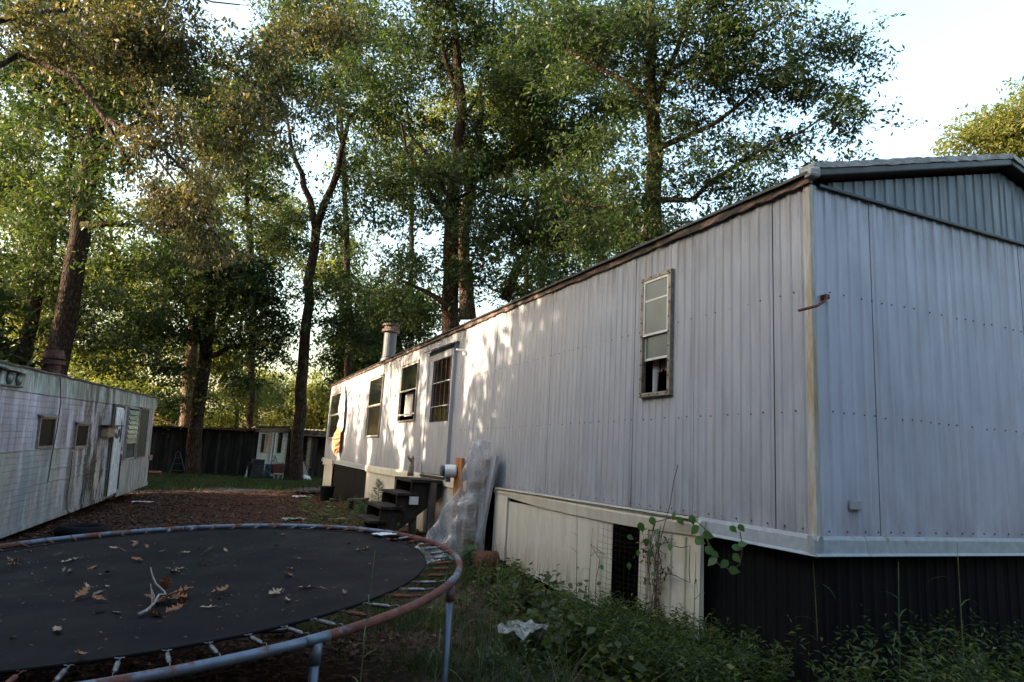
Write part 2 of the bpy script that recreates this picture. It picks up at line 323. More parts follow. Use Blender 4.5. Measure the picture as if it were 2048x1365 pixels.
def side_panel(y0, y1, top, bot, mat, hole=None, xw=XW, name='siding_panel', parent=home, deep=1.0, pitch=.0955, lap=.004):
    if hole and hole[0] <= y0 and hole[1] >= y1:
        side_panel(y0, y1, top, lambda y: hole[3], mat, None, xw, name, parent, deep, pitch, lap); return side_panel(y0, y1, lambda y: hole[2], bot, mat, None, xw, name, parent, deep, pitch, lap)
    L = y1-y0; pr = profile(L, pitch, deep)
    ys = [q for q, d in pr]; ds = [d for q, d in pr]
    if hole:
        for h in (hole[0], hole[1]):
            if y0 < h < y1: ys.append(h-y0); ds.append(float(np.interp(h-y0, [q for q, d in pr], [d for q, d in pr])))
        o = np.argsort(ys); ys = [ys[k] for k in o]; ds = [ds[k] for k in o]
    mb = MB()
    for a, b, da, db in zip(ys, ys[1:], ds, ds[1:]):
        A, B = y0+a, y0+b; xa, xb = xw-lap-da, xw-lap-db
        segs = [(bot, top)]
        if hole and hole[0]-1e-6 <= (A+B)/2 <= hole[1]+1e-6: segs = [(bot, lambda y: hole[2]), (lambda y: hole[3], top)]
        for lo, hi in segs: mb.add([(xa, A, lo(A)), (xb, B, lo(B)), (xb, B, hi(B)), (xa, A, hi(A))], [(0, 3, 2, 1)])
    o = mb.build(name, mat, parent); md = o.modifiers.new('thick', 'SOLIDIFY'); md.thickness = .003; md.offset = 0
    return o
holes = {'A': (4.70, 5.07, .66, 1.69), 'C': (12.58, 13.80, .68, 1.80), 'D': (15.5, 16.9, .39, 1.79), 'E': (21.0, 22.8, .39, 1.79)}
edges = [3.235, 3.53]
while edges[-1] < 23.2: edges.append(min(edges[-1]+.86, 23.65))
DOOR = (10.42, 11.72)
n = 0
for a, b in zip(edges, edges[1:]):
    hs = [h for h in holes.values() if h[0] < b and h[1] > a]
    side_panel(a+.004, b-.004, ztop, zbot, M['siding'], hs[0] if hs else None, XW-(.002 if n % 2 else 0)); n += 1
# end wall (faces -y)
def end_panel(x0, x1, z0, z1, mat, yw=YC, name='siding_panel', parent=home, deep=1.0, pitch=.108):
    pr = profile(x1-x0, pitch, deep*1.25); mb = MB()
    for (a, da), (b, db) in zip(pr, pr[1:]):
        A, B = x0+a, x0+b
        mb.add([(A, yw-da, z0(A)), (B, yw-db, z0(B)), (B, yw-db, z1(B)), (A, yw-da, z1(A))], [(0, 1, 2, 3)])
    o = mb.build(name, mat, parent); md = o.modifiers.new('thick', 'SOLIDIFY'); md.thickness = .003; md.offset = 0; return o
XE = 7.93; RX = 5.725
xs = [3.52, 4.10, 4.96, 5.82, 6.68, 7.54, XE]
for k, (a, b) in enumerate(zip(xs, xs[1:])):
    end_panel(a+.003, b-.003, lambda x: -.35, lambda x: 1.975, M['siding_end'], YC-(.002 if k % 2 else 0))
zr = lambda x: 2.03+(2.63-2.03)*(1-abs(x-RX)/(RX-3.5))
for a, b in ((3.75, 4.9), (4.9, RX), (RX, 6.6), (6.6, 7.7)):
    end_panel(a+.002, b-.002, lambda x: 1.975, lambda x: zr(x)-.05, M['gable'], YC+.035, 'gable_panel')
MB().box((3.60, YC-.03, 1.962), (XE+.02, YC-.006, 1.99)).build('gable_trim', M['blacktrim'], home, bevel=.006)
for sx in (-1, 1):
    xa = RX+sx*(RX-3.50)
    P = [(xa, zr(3.5)-.025), (RX, zr(RX)-.015), (RX, zr(RX)+.045), (xa, zr(3.5)+.035)]
    mb = MB()
    for q in (YC-.065, YC+.05): mb.v += [(p[0], q, p[1]) for p in P]
    mb.f = [(0,1,2,3),(7,6,5,4),(0,4,5,1),(1,5,6,2),(2,6,7,3),(3,7,4,0)]
    mb.build('rake_trim', M['blacktrim'], home, bevel=.01)
    mb = MB(); N = 40
    for k in range(N+1):
        t = k/N; x = xa+(RX-xa)*t; z = P[3][1]+(P[2][1]-P[3][1])*t; w_ = .012+.012*rng.random(); 
        mb.v += [(x, YC-.08+.01*rng.random(), z-.012*rng.random()), (x, YC+.06, z), (x, YC+.06, z+w_+.02), (x, YC-.08+.008*rng.random(), z+w_+.02)]
    for k in range(N):
        for e in range(4): mb.f.append((k*4+e, k*4+(e+1) % 4, k*4+4+(e+1) % 4, k*4+4+e))
    mb.f += [(0, 3, 2, 1), (N*4, N*4+1, N*4+2, N*4+3)]
    mb.build('rake_cap', M['rake'], home)
# roof sheets
mb = MB(); ys = [YC-.06]+list(np.linspace(4, 23.7, 24))
for y in ys:
    dz = ztop(y)-1.965
    mb.v += [(3.47, y, 2.045+dz), (RX, y, 2.66+dz), (XE+.05, y, 2.045+dz)]
for k in range(len(ys)-1): mb.f += [(3*k, 3*k+3, 3*k+4, 3*k+1), (3*k+1, 3*k+4, 3*k+5, 3*k+2)]
mb.build('roof', M['roof'], home)
# eave boards: rotten, uneven fascia in lengths, black drip edge on top
y = YC-.05; eav = []
while y < 23.7:
    L = rng.uniform(1.6, 2.6); y2 = min(y+L, 23.72); N = 14; mb = MB()
    off = rng.uniform(-.006, .006)
    for k in range(N+1):
        q = y+(y2-y)*k/N; zt = ztop(q); r = rng.uniform(-.012, .012)
        mb.v += [(3.482+off, q, zt-.004+r), (3.51, q, zt-.004), (3.51, q, zt+.048), (3.478+off+r*.4, q, zt+.046)]
    for k in range(N):
        for e in range(4): mb.f.append((k*4+e, k*4+(e+1) % 4, k*4+4+(e+1) % 4, k*4+4+e))
    mb.f += [(0, 3, 2, 1), (N*4, N*4+1, N*4+2, N*4+3)]
    mb.build('eave_board', M['eave'], home); y = y2+.004
mb = MB(); N = 90
for k in range(N+1):
    q = YC-.06+(23.72-YC+.06)*k/N; zt = ztop(q)+.050; r = rng.uniform(-.006, .006)
    mb.v += [(3.45+r, q, zt+r), (3.52, q, zt), (3.52, q, zt+.024), (3.45+r, q, zt+.020+r)]
for k in range(N):
    for e in range(4): mb.f.append((k*4+e, k*4+(e+1) % 4, k*4+4+(e+1) % 4, k*4+4+e))
mb.f += [(0, 3, 2, 1), (N*4, N*4+1, N*4+2, N*4+3)]
mb.build('drip_edge', M['blacktrim'], home)
# white folded cap at the roof corner
mb = MB(); mb.hexa([(3.45, YC-.09, 1.99), (3.55, YC-.09, 2.0), (3.55, YC-.02, 2.0), (3.45, YC-.02, 1.99), (3.455, YC-.09, 2.055), (3.55, YC-.09, 2.085), (3.55, YC-.02, 2.085), (3.455, YC-.02, 2.05)])
mb.build('corner_cap', M['rake'], home, bevel=.02)
# corner trim
mb = MB(); mb.box((3.500, YC-.02, -.35), (3.512, YC+.025, 1.965)); mb.box((3.500, YC-.028, -.35), (3.535, YC-.0205, 1.965)); mb.build('corner_trim', M['corner'], home)
mb = MB(); mb.box((3.56, YC+.05, -.35), (XE-.02, 23.6, 1.95))
# near-black thin walls stand for the room's shade so windows look dark
mb = MB(); mb.box((3.56, YC+.08, -.34), (XE-.02, YC+.10, 1.93)).box((4.9, YC+.12, -.3), (4.93, 23.6, 1.95)).box((3.56, YC+.06, -.32), (4.9, 23.6, -.30)).box((3.56, YC+.06, 1.93), (4.9, 23.6, 1.95)).box((3.56, 23.62, -.3), (XE, 23.65, 1.95)).box((XE, YC+.02, -.3), (XE+.03, 23.65, 1.97)); mb.build('dark_room_box', M['dark'], home)
# screws, joined
mb = MB()
def screwx(y, z, x=XW-.012): mb.add([(x-.003, y, z+.006), (x-.003, y+.005, z-.004), (x-.003, y-.005, z-.004), (x+.004, y, z+.007), (x+.004, y+.006, z-.004), (x+.004, y-.006, z-.004)], [(0, 2, 1), (0, 1, 4, 3), (1, 2, 5, 4), (2, 0, 3, 5)])
def screwy(x, z, y=YC-.018): mb.add([(x, y-.003, z+.006), (x+.005, y-.003, z-.004), (x-.005, y-.003, z-.004), (x, y+.004, z+.007), (x+.006, y+.004, z-.004), (x-.006, y+.004, z-.004)], [(0, 1, 2), (0, 3, 4, 1), (1, 4, 5, 2), (2, 5, 3, 0)])
for zr_ in (1.235, .43):
    q = 3.34
    while q < 10.3:
        if not any(h[0]-.06 < q < h[1]+.06 and h[2] < zr_ < h[3] for h in holes.values()): screwx(q, zr_+rng.uniform(-.006, .006))
        q += rng.choice([.105, .17, .19, .12])
    q = 3.68
    while q < 7.8: screwy(q, zr_+rng.uniform(-.006, .006)); q += rng.choice([.1, .13, .17, .09])
q = 3.3
while q < 9: screwx(q, zbot(q)+.035); q += .15
q = 3.62
while q < 7.8: screwy(q, -.325); q += rng.choice([.12, .16])
tag(mb.build('screw_heads', M['screw'], home), kind='stuff')
# skirt trim (flared strip)
def trim_y(y0, y1):
    N = max(2, int((y1-y0)/.4)); m = MB()
    for k in range(N+1):
        q = y0+(y1-y0)*k/N; z = zbot(q); m.v += [(3.500, q, z+.004), (3.488, q, z-.020), (3.476, q, z-.098), (3.455, q, z-.115), (3.462, q, z-.12), (3.53, q, z-.085), (3.53, q, z+.004)]
    for k in range(N):
        for e in range(7): m.f.append((k*7+e, k*7+(e+1) % 7, k*7+7+(e+1) % 7, k*7+7+e))
    m.f += [tuple(range(7))[::-1], tuple(N*7+e for e in range(7))]
    m.build('skirt_trim', M['trim'], home)
trim_y(YC-.05, 4.3); trim_y(16.4, 23.6)
for a, b in ((3.462, 3.92), (3.925, 5.9), (5.905, 7.95)):
    m = MB(); w0 = YC-.055 if a > 3.5 else YC-.05
    for q in (a, b): m.v += [(q, YC-.024, -.351), (q, YC-.036, -.375), (q, YC-.048, -.452), (q, YC-.068, -.468), (q, YC-.06, -.474), (q, YC+.01, -.44), (q, YC+.01, -.351)]
    for e in range(7): m.f.append((e, e+7, (e+1) % 7+7, (e+1) % 7))
    m.f += [tuple(range(7)), tuple(range(7, 14))[::-1]]
    m.build('skirt_trim', M['trim'], home)
# skirting panels
gb = lambda q: float(gz(3.5, q))-.05
MB().box((3.545, YC+.012, -1.65), (3.58, YC+.06, -.445)).build('skirt_corner', M['blackskirt'], home)
MB().box((7.90, YC+.06, -1.7), (7.94, 23.6, -.35)).box((3.56, 23.55, -1.7), (7.9, 23.6, -.30)).build('unseen_rear_skirting', M['blackskirt'], home)  # unseen skirting added to keep light out from under the home
MB().box((3.95, 4.2, -1.7), (4.0, 23.5, -.35)).build('underfloor_shade_sheet', M['dark'], home)  # near-black sheet added for the shade under the home
for a, b in ((3.25, 4.3),):
    side_panel(a, b, lambda y: zbot(y)-.10, gb, M['blackskirt'], None, 3.555, 'black_skirt_panel', deep=.9)
for a, b in ((16.42, 17.9), (17.9, 19.5), (19.5, 21.2)):
    side_panel(a, b-.006, lambda y: zbot(y)-.10, gb, M['blackskirt'], None, 3.53, 'black_skirt_panel', deep=.9, pitch=.2)
for a, b in zip((3.56, 4.5, 5.4, 6.3, 7.2), (4.5, 5.4, 6.3, 7.2, 7.93)):
    end_panel(a, b-.005, lambda x: -1.65, lambda x: -.445, M['blackskirt'], YC+.02, 'black_skirt_panel')
# cream skirting
side_panel(5.43, 6.60, lambda y: -.50, lambda y: -1.28-(5.43-y)*.0, M['cream'], None, 3.452, 'cream_skirt_panel', deep=.55, pitch=.062)
side_panel(6.605, 7.80, lambda y: -.49, lambda y: np.interp(y, [6.6, 7.8], [-1.27, -1.23]), M['cream'], None, 3.456, 'cream_skirt_panel', deep=.55, pitch=.062)
m = MB(); m.hexa([(3.43, 4.22, -1.48), (3.475, 4.20, -1.48), (3.475, 5.02, -1.48), (3.43, 5.0, -1.48), (3.445, 4.205, -.47), (3.475, 4.205, -.47), (3.475, 5.0, -.49), (3.445, 5.0, -.49)])
for q in (4.37, 4.55, 4.73, 4.86): m.box((3.424, q, -1.46), (3.447, q+.012, -.5))
m.build('cream_skirt_panel', M['cream'], home, bevel=.004)
m = MB(); m.hexa([(3.43, 7.82, -1.2), (3.475, 7.82, -1.2), (3.475, 8.22, -1.2), (3.43, 8.22, -1.2), (3.43, 7.82, -.44), (3.475, 7.82, -.44), (3.475, 8.22, -.42), (3.43, 8.22, -.42)]); m.build('cream_skirt_panel', M['cream'], home, bevel=.004)
m = MB()
ys = [4.20, 5.0, 5.4, 6.2, 7.0, 7.8, 8.25]; tp = [-.365, -.375, -.375, -.37, -.355, -.36, -.36]; bt = [-.475, -.50, -.505, -.50, -.485, -.445, -.43]
for q, a, b in zip(ys, tp, bt): m.v += [(3.432, q, b), (3.458, q, b), (3.49, q, a), (3.440, q, a), (3.418, q, a-.028)]
for k in range(len(ys)-1):
    for e in range(5): m.f.append((k*5+e, k*5+(e+1) % 5, k*5+5+(e+1) % 5, k*5+5+e))
m.f += [(4, 3, 2, 1, 0), tuple(30+e for e in range(5))]
m.build('cream_skirt_rail', M['cream'], home)
m = MB().bar((3.43, 4.24, -.352), (3.43, 8.2, -.352), .055, .012); m.build('skirt_ledge', M['cream'], home)
# far cream skirting with fine ribs and rail
for a, b in ((10.0, 11.5), (11.5, 13.0), (13.0, 14.7), (14.7, 16.4)):
    side_panel(a, b-.006, lambda y: zbot(y)-.12, gb, M['cream'], None, 3.50, 'cream_skirt_panel', deep=1.0, pitch=.085)
side_panel(9.2, 9.99, lambda y: zbot(y)-.12, gb, M['siding'], None, 3.50, 'grey_skirt_panel', deep=1.0, pitch=.085)
m = MB()
ys = list(np.linspace(8.9, 16.42, 10))
for q in ys: z = zbot(q); m.v += [(3.462, q, z-.14), (3.50, q, z-.14), (3.50, q, z+.005), (3.472, q, z+.005), (3.462, q, z-.03)]
for k in range(len(ys)-1):
    for e in range(5): m.f.append((k*5+e, k*5+(e+1) % 5, k*5+5+(e+1) % 5, k*5+5+e))
m.f += [(4, 3, 2, 1, 0), tuple(45+e for e in range(5))]
m.build('cream_skirt_rail', M['cream'], home)
side_panel(21.25, 22.9, lambda y: zbot(y)-.12, lambda y: -1.25, M['cream'], None, 3.49, 'cream_skirt_panel', deep=.8, pitch=.15)
MB().hexa([(3.44, 21.2, -.46), (3.50, 21.2, -.46), (3.50, 23.0, -.45), (3.44, 23.0, -.45), (3.44, 21.2, -.27), (3.50, 21.2, -.27), (3.50, 23.0, -.26), (3.44, 23.0, -.26)]).build('cream_skirt_rail', M['cream'], home)
# windows
def window(y0, y1, z0, z1, style):
    xw = XW-.018; f = .045; fr = MB(); x0, x1 = xw-.028, xw+.02
    f0 = .038 if style == 'A' else .03
    fr.box((x0, y0-f0, z0-f0), (x1, y1+f0, z0)).box((x0, y0-f0, z1), (x1, y1+f0, z1+f0)).box((x0, y0-f0, z0), (x1, y0, z1)).box((x0, y1, z0), (x1, y1+f0, z1))
    W = fr.build('window', M['alu'], home, bevel=.004)
    if style == 'A':
        b = MB(); 
        for q in np.linspace(z0, z1, 9): 
            for yy in (y0-.018, y1+.018): b.box((x0-.006, yy-.006, q-.006), (x0, yy+.006, q+.006))
        for q in np.linspace(y0, y1, 4):
            for zz in (z0-.018, z1+.018): b.box((x0-.006, q-.006, zz-.006), (x0, q+.006, zz+.006))
        tag(b.build('frame_screws', M['screw'], W), kind='stuff'); bpy.context.view_layer.update
    zm = z0+(z1-z0)*(.50 if style == 'A' else .52)
    def sash(a, b_, x, nm='sash', bars=(), gm=M['glass']):
        t = .02 if style == 'A' else .026
        s = MB().box((x, y0, a), (x+.018, y1, a+t)).box((x, y0, b_-t), (x+.018, y1, b_)).box((x, y0, a+t), (x+.018, y0+t, b_-t)).box((x, y1-t, a+t), (x+.018, y1, b_-t))
        for zz in bars: s.box((x+.004, y0+t, zz-.007), (x+.016, y1-t, zz+.007))
        s.build(nm, M['sash'], W)
        MB().box((x+.007, y0+t, a+t), (x+.011, y1-t, b_-t)).build('pane', gm, W)
    if style == 'A':
        sash(zm, z1, xw-.022, bars=(zm+(z1-zm)*.63,), gm=M['glassgrey']); sash(z0+(z1-z0)*.285, zm+.012, xw+.0, gm=M['glassgrey'])
        c = MB(); N = 26; zt = z0+(z1-z0)*.31
        for k in range(N+1): yy = y0+.02+(y1-y0-.06)*k/N; xx = 3.60+.014*math.sin(k*1.7); c.v += [(xx, yy, zt-.11-.015*math.sin(k)), (xx, yy, zt+.05)]
        for k in range(N): c.f.append((2*k, 2*k+2, 2*k+3, 2*k+1))
        c.build('curtain', M['curtain'], W)
        c = MB(); N = 8
        for k in range(N+1): yy = y1-.10+.09*k/N; xx = 3.59+.02*math.sin(k*1.9); c.v += [(xx, yy+.03*(k < 4), z0), (xx, yy, zt)]
        for k in range(N): c.f.append((2*k, 2*k+2, 2*k+3, 2*k+1))
        c.build('curtain', M['white_curtain'], W)
    elif style == 'C':
        sash(zm, z1, xw-.02); m = MB().box((xw-.01, y0, z0+.10), (xw+.01, y1, z0+.13)); m.build('sash', M['sash'], W)
        c = MB(); N = 16
        for k in range(N+1): yy = y1-.55+.5*k/N; xx = 3.62+.03*math.sin(k*1.9); c.v += [(xx, yy, z0+.1), (xx, yy, zm)]
        for k in range(N): c.f.append((2*k, 2*k+2, 2*k+3, 2*k+1))
        c.build('curtain', M['white_curtain'], W)
    else:
        sash(zm, z1, xw-.022); sash(z0, zm+.012, xw+.0)
    return W
for k, h in holes.items(): window(*h, k)
# door with barred window and drip cap
d0, d1 = DOOR
m = MB().box((3.462, d0, zbot(11)+.02), (3.498, d1, .58)).box((3.462, d0, 1.66), (3.498, d1, 1.78)).box((3.462, d0, .58), (3.498, d0+.05, 1.66)).box((3.462, d1-.30, .58), (3.498, d1, 1.66))
DR = m.build('door', M['siding'], home, bevel=.003)
MB().box((3.478, d0+.05, .60), (3.484, d1-.30, 1.65)).build('pane', M['glass'], DR)
for k in range(5): q = d0+.05+.95*k/4; MB().cyl((3.452, q, .58), (3.452, q, 1.66), .009, 6).build('bar', M['rustbar'], DR)
for zz in (.84, 1.25): MB().cyl((3.452, d0+.03, zz), (3.452, d1-.28, zz), .009, 6).build('bar', M['sash'], DR)
MB().box((3.44, d0+.01, .70), (3.462, d0+.12, .75)).cyl((3.42, d0+.07, .725), (3.46, d0+.07, .725), .022, 10).build('handle', M['galv'], DR)
fr = MB().box((3.452, d0-.055, zbot(11)), (3.512, d0-.002, 1.80)).box((3.452, d1+.002, zbot(11)), (3.512, d1+.05, 1.80)).box((3.455, d0-.055, 1.80), (3.512, d1+.05, 1.85)); fr.build('door_frame', M['siding'], home)
MB().hexa([(3.36, d0-.1, 1.815), (3.5, d0-.1, 1.87), (3.5, d1+.12, 1.90), (3.36, d1+.12, 1.845), (3.36, d0-.1, 1.825), (3.5, d0-.1, 1.88), (3.5, d1+.12, 1.91), (3.36, d1+.12, 1.855)]).build('drip_cap', M['blacktrim'], home)
MB().box((3.44, d0-.02, zbot(11)-.045), (3.50, d1+.02, zbot(11)-.005)).build('door_sill', M['blacktrim'], home)
# porch lamp bracket
m = MB().box((3.34, 9.90, 1.655), (3.50, 9.94, 1.68)).box((3.46, 9.88, 1.59), (3.50, 9.96, 1.655)); m.build('lamp_bracket', M['white'], home, bevel=.008)
# torn siding with insulation
m = MB(); rows = 14
for k in range(rows+1):
    t = k/rows; z = 1.95-2.0*t; c = 20.6-.35*math.sin(t*3); wd = .10+.32*math.sin(math.pi*min(1, t*1.02))**1.5*(1 if t < .9 else .6)
    m.v += [(3.478-.05*math.sin(math.pi*t), c-wd+.05*rng.normal(), z), (3.44-.10*math.sin(math.pi*t)+.02*rng.normal(), c+.05*rng.normal(), z), (3.478, c+wd+.05*rng.normal(), z)]
for k in range(rows): m.f += [(3*k, 3*k+1, 3*k+4, 3*k+3), (3*k+1, 3*k+2, 3*k+5, 3*k+4)]
m.build('torn_siding_flap', M['cream'], home)
m = MB(); rows = 16
for k in range(rows+1):
    t = k/rows; z = .78-.95*t; wd = .05+.30*math.sin(math.pi*t)**.8
    for e in range(6):
        a = -1+2*e/5; m.v.append((3.40-.14*math.sin(math.pi*t)*(1-a*a)+.02*rng.normal(), 20.3+a*wd+.02*rng.normal(), z+.02*rng.normal()))
for k in range(rows):
    for e in range(5): m.f.append((6*k+e, 6*k+e+1, 6*k+7+e, 6*k+6+e))
m.build('loose_insulation', M['insul'], home)
# flue pipe
FX, FY = 4.12, 17.9
m = MB().cyl((FX, FY, 2.2), (FX, FY, 2.52), .26, 20, .20); m.build('flue_flashing', M['galv'], home, smooth=False)
m = MB().cyl((FX, FY, 2.50), (FX, FY, 3.22), .17, 20); m.tube([(FX, FY, 2.56), (FX, FY, 2.60)], [.182, .182], 20); m.build('flue_pipe', M['galv'], home)
m = MB().cyl((FX, FY, 3.25), (FX, FY, 3.32), .24, 20).cyl((FX, FY, 3.42), (FX, FY, 3.47), .235, 20).cyl((FX, FY, 3.32), (FX, FY, 3.42), .18, 20)
for k in range(5): a = k*2*math.pi/5; m.bar((FX+.16*math.cos(a), FY+.16*math.sin(a), 3.2), (FX+.2*math.cos(a), FY+.2*math.sin(a), 3.45), .02, .006)
m.build('flue_cap', M['eave'], home)
# meter board and meter
m = MB().hexa([(3.40, 9.52, -.62), (3.46, 9.52, -.62), (3.46, 9.80, -.62), (3.40, 9.80, -.62), (3.42, 9.55, .0), (3.465, 9.55, .0), (3.465, 9.83, .0), (3.42, 9.83, .0)]); mbd = m.build('meter_board', M['wood_orange'], home, bevel=.004)
MB().cyl((3.24, 9.78, -.20), (3.41, 9.75, -.20), .095, 20).build('meter', M['white'], mbd, bevel=.01)
MB().cyl((3.19, 9.785, -.20), (3.24, 9.78, -.20), .078, 20).box((3.26, 9.70, -.36), (3.32, 9.76, -.28)).build('meter_face', M['galv'], mbd)
# rusty bar sticking out of the corner, small patch on the end wall
hb = MB().tube([(3.625, YC-.045, 1.195), (3.58, YC-.06, 1.15), (3.50, YC-.07, 1.105), (3.37, YC-.04, 1.06)], [.011, .010, .010, .009], 4).box((3.605, YC-.05, 1.175), (3.640, YC-.005, 1.205)); hb.build('rusted_hook', M['rustbar'], home)
MB().box((3.80, YC-.028, -.185), (3.905, YC-.016, -.125)).build('patch_plate', M['siding'], home, bevel=.003)
# ------------------------------------------------------------------ leaning siding strip
m = MB()
m.hexa([(3.22, 8.20, -1.30), (3.26, 8.20, -1.30), (3.26, 8.42, -1.30), (3.22, 8.42, -1.30), (3.39, 8.16, .05), (3.43, 8.16, .05), (3.43, 8.38, .05), (3.39, 8.38, .05)])
m.build('siding_strip', M['siding'], None, bevel=.006, label='grey metal siding strip leaning upright against the mobile home beside the plastic', cat='siding strip')
# ------------------------------------------------------------------ steps
st = empty('wooden_steps', (2.9, 10.9, float(gz(2.9, 10.9))), 'dark weathered wooden steps rising to the barred door of the mobile home', 'steps'); world_children(st)
sy0, sy1 = 10.45, 11.45
for x0, x1, z in ((2.93, 3.44, -.37), (2.72, 3.05, -.58), (2.48, 2.84, -.79), (2.32, 2.62, -1.0)):
    for k in range(2):
        w_ = (x1-x0)/2; MB().box((x0+k*w_+.004, sy0-.04, z-.045+rng.uniform(-.004, .004)), (x0+(k+1)*w_-.004, sy1+.05, z+rng.uniform(-.004, .004))).build('tread', M['wood_dark'], st, bevel=.006)
for q in (sy0+.02, sy1-.04):
    P = [(2.46, -1.30), (2.60, -1.30), (3.46, -.62), (3.46, -.42), (2.95, -.42), (2.95, -.63), (2.73, -.63), (2.73, -.84), (2.5, -.84)]
    m = MB(); n = len(P); m.v = [(x, q, z) for x, z in P]+[(x, q+.04, z) for x, z in P]; m.f = [tuple(range(n)), tuple(range(n, 2*n))[::-1]]+[(k, k+n, (k+1) % n+n, (k+1) % n) for k in range(n)]
    m.build('stringer', M['wood_dark'], st)
for x, q in ((3.24, sy0-.06), (3.0, sy0+.10), (3.24, sy1), (2.95, sy1)): MB().box((x, q, float(gz(x, q))-.1), (x+.10, q+.10, -.41)).build('post', M['wood_grey'], st, bevel=.005)
m = MB().box((2.92, sy0-.045, -.75), (3.06, sy0-.02, -.63)); m.build('note_board', M['white_curtain'], st)
# small figure on top of the steps
fg = MB(); fx, fy = 3.12, 11.7
fg = MB().tube([(fx+.14, fy, -.36), (fx+.14, fy, -.28), (fx+.15, fy, -.18), (fx+.15, fy, -.12), (fx+.15, fy, -.06), (fx+.15, fy, .0)], [.06, .055, .04, .03, .045, .02], 8)
fg.tube([(fx+.14, fy, -.1), (fx+.06, fy-.02, -.03)], [.03, .015], 6).build('garden_ornament', M['wood_tan'], None, smooth=True, label='small tan garden ornament standing on the top of the wooden steps', cat='ornament')
# ------------------------------------------------------------------ plastic covered bundle
pb = empty('wrapped_bundle', (3.15, 8.5, float(gz(3.15, 8.5))), 'upright bundle draped in clear crumpled plastic sheeting against the mobile home', 'bundle'); world_children(pb)
for (x, q, w_, h) in ((3.10, 8.42, .16, 1.05), (3.24, 8.62, .14, 1.2), (3.28, 8.36, .10, 1.35), (3.0, 8.6, .12, .8)):
    MB().hexa([(x, q, -1.35), (x+w_, q, -1.35), (x+w_, q+.12, -1.35), (x, q+.12, -1.35), (x+.05, q, -1.35+h), (x+w_+.03, q, -1.35+h), (x+w_+.03, q+.12, -1.35+h), (x+.05, q+.12, -1.35+h)]).build('board', M['wood_tan'], pb)
N, K = 64, 36; V = []
for k in range(K+1):
    t = k/K; z = .22-1.50*t
    cx = 3.27-.05*t; rx = .13+.05*t; ry = .13+.10*t+.10*t**2; cy = 8.42+.10*t**2
    for e in range(N):
        a = 2*math.pi*e/N; ca_ = math.cos(a); fold = 1+(.10*math.sin(a*6+t*3)+.05*math.sin(a*11-t*5))*(.35+t)
        sq = 1-.25*math.exp(-((t-.40)/.08)**2)+.03*math.sin(t*40+a*3)
        ex = 1+(2.9*t**1.3 if ca_ < 0 else 0)*abs(ca_)
        V.append((cx+rx*fold*sq*ca_*ex, cy+ry*fold*sq*math.sin(a), z+.04*math.sin(a*5)*(t > .95)))
m = MB(); m.v = V; m.f = [(k*N+e, k*N+(e+1) % N, (k+1)*N+(e+1) % N, (k+1)*N+e) for k in range(K) for e in range(N)]
b = len(m.v); m.v.append((3.25, 8.42, .27)); m.f += [(e, b, (e+1) % N) for e in range(N)]
m.build('plastic_sheet', M['plastic'], pb, smooth=True)
# ------------------------------------------------------------------ trampoline
TC = np.array([-.2176, 4.723, -.7817]); TA, TB = .0792, .0282
def tp(r, a, dz=0): x = TC[0]+r*math.cos(a); y = TC[1]+r*math.sin(a); dz -= .04*(r/1.83)**6*math.exp(-(((a+math.pi) % (2*math.pi)-math.pi+2.05)/.5)**2); return np.array([x, y, TC[2]+TA*(x-TC[0])+TB*(y-TC[1])+dz])
tr = empty('trampoline', (TC[0], TC[1], float(gz(TC[0], TC[1]))), 'round black trampoline with rusty steel rim and worn springs, strewn with leaves', 'trampoline'); world_children(tr)
R = 1.83
RIMJ = [math.radians(x) for x in (-66.7, -32.5, 27, 85, 145, 205, 250)]
for k, a0 in enumerate(RIMJ):
    a1 = RIMJ[(k+1) % len(RIMJ)]+(2*math.pi if k == len(RIMJ)-1 else 0)
    n = max(6, int((a1-a0)/.07)); MB().tube([tp(R, a0+(a1-a0)*j/n) for j in range(n+1)], .0215, 12).build('rim_tube', M['rim_rust' if k in (0, 1) else 'rim'], tr, smooth=True)
for a in RIMJ: MB().tube([tp(R, a+d) for d in (-.03, -.01, .01, .03)], .0228, 12).build('rim_collar', M['rim'], tr, smooth=True)
def mr(a): return 1.575+.07*max(0, math.cos(a-math.radians(35)))+.05*math.exp(-(((a+math.pi) % (2*math.pi)-math.pi+2.1)/.45)**2)
# mat
m = MB(); N, K = 96, 14
for k in range(K+1):
    for e in range(N): r = mr(2*math.pi*e/N)*k/K; m.v.append(tuple(tp(r if k < K else r*(1-.006*(e % 2)), 2*math.pi*e/N, -.02*(1-(r/1.57)**2)+.004)))
m.f = [(k*N+e, (k+1)*N+e, (k+1)*N+(e+1) % N, k*N+(e+1) % N) for k in range(K) for e in range(N)]
m.build('mat', M['mat'], tr, smooth=True)
m = MB().tube([tp(mr(2*math.pi*e/96)-.003, 2*math.pi*e/96, .004) for e in range(96)], .008, 6, closed=True); m.build('mat_edge', M['blackskirt'], tr, smooth=True)
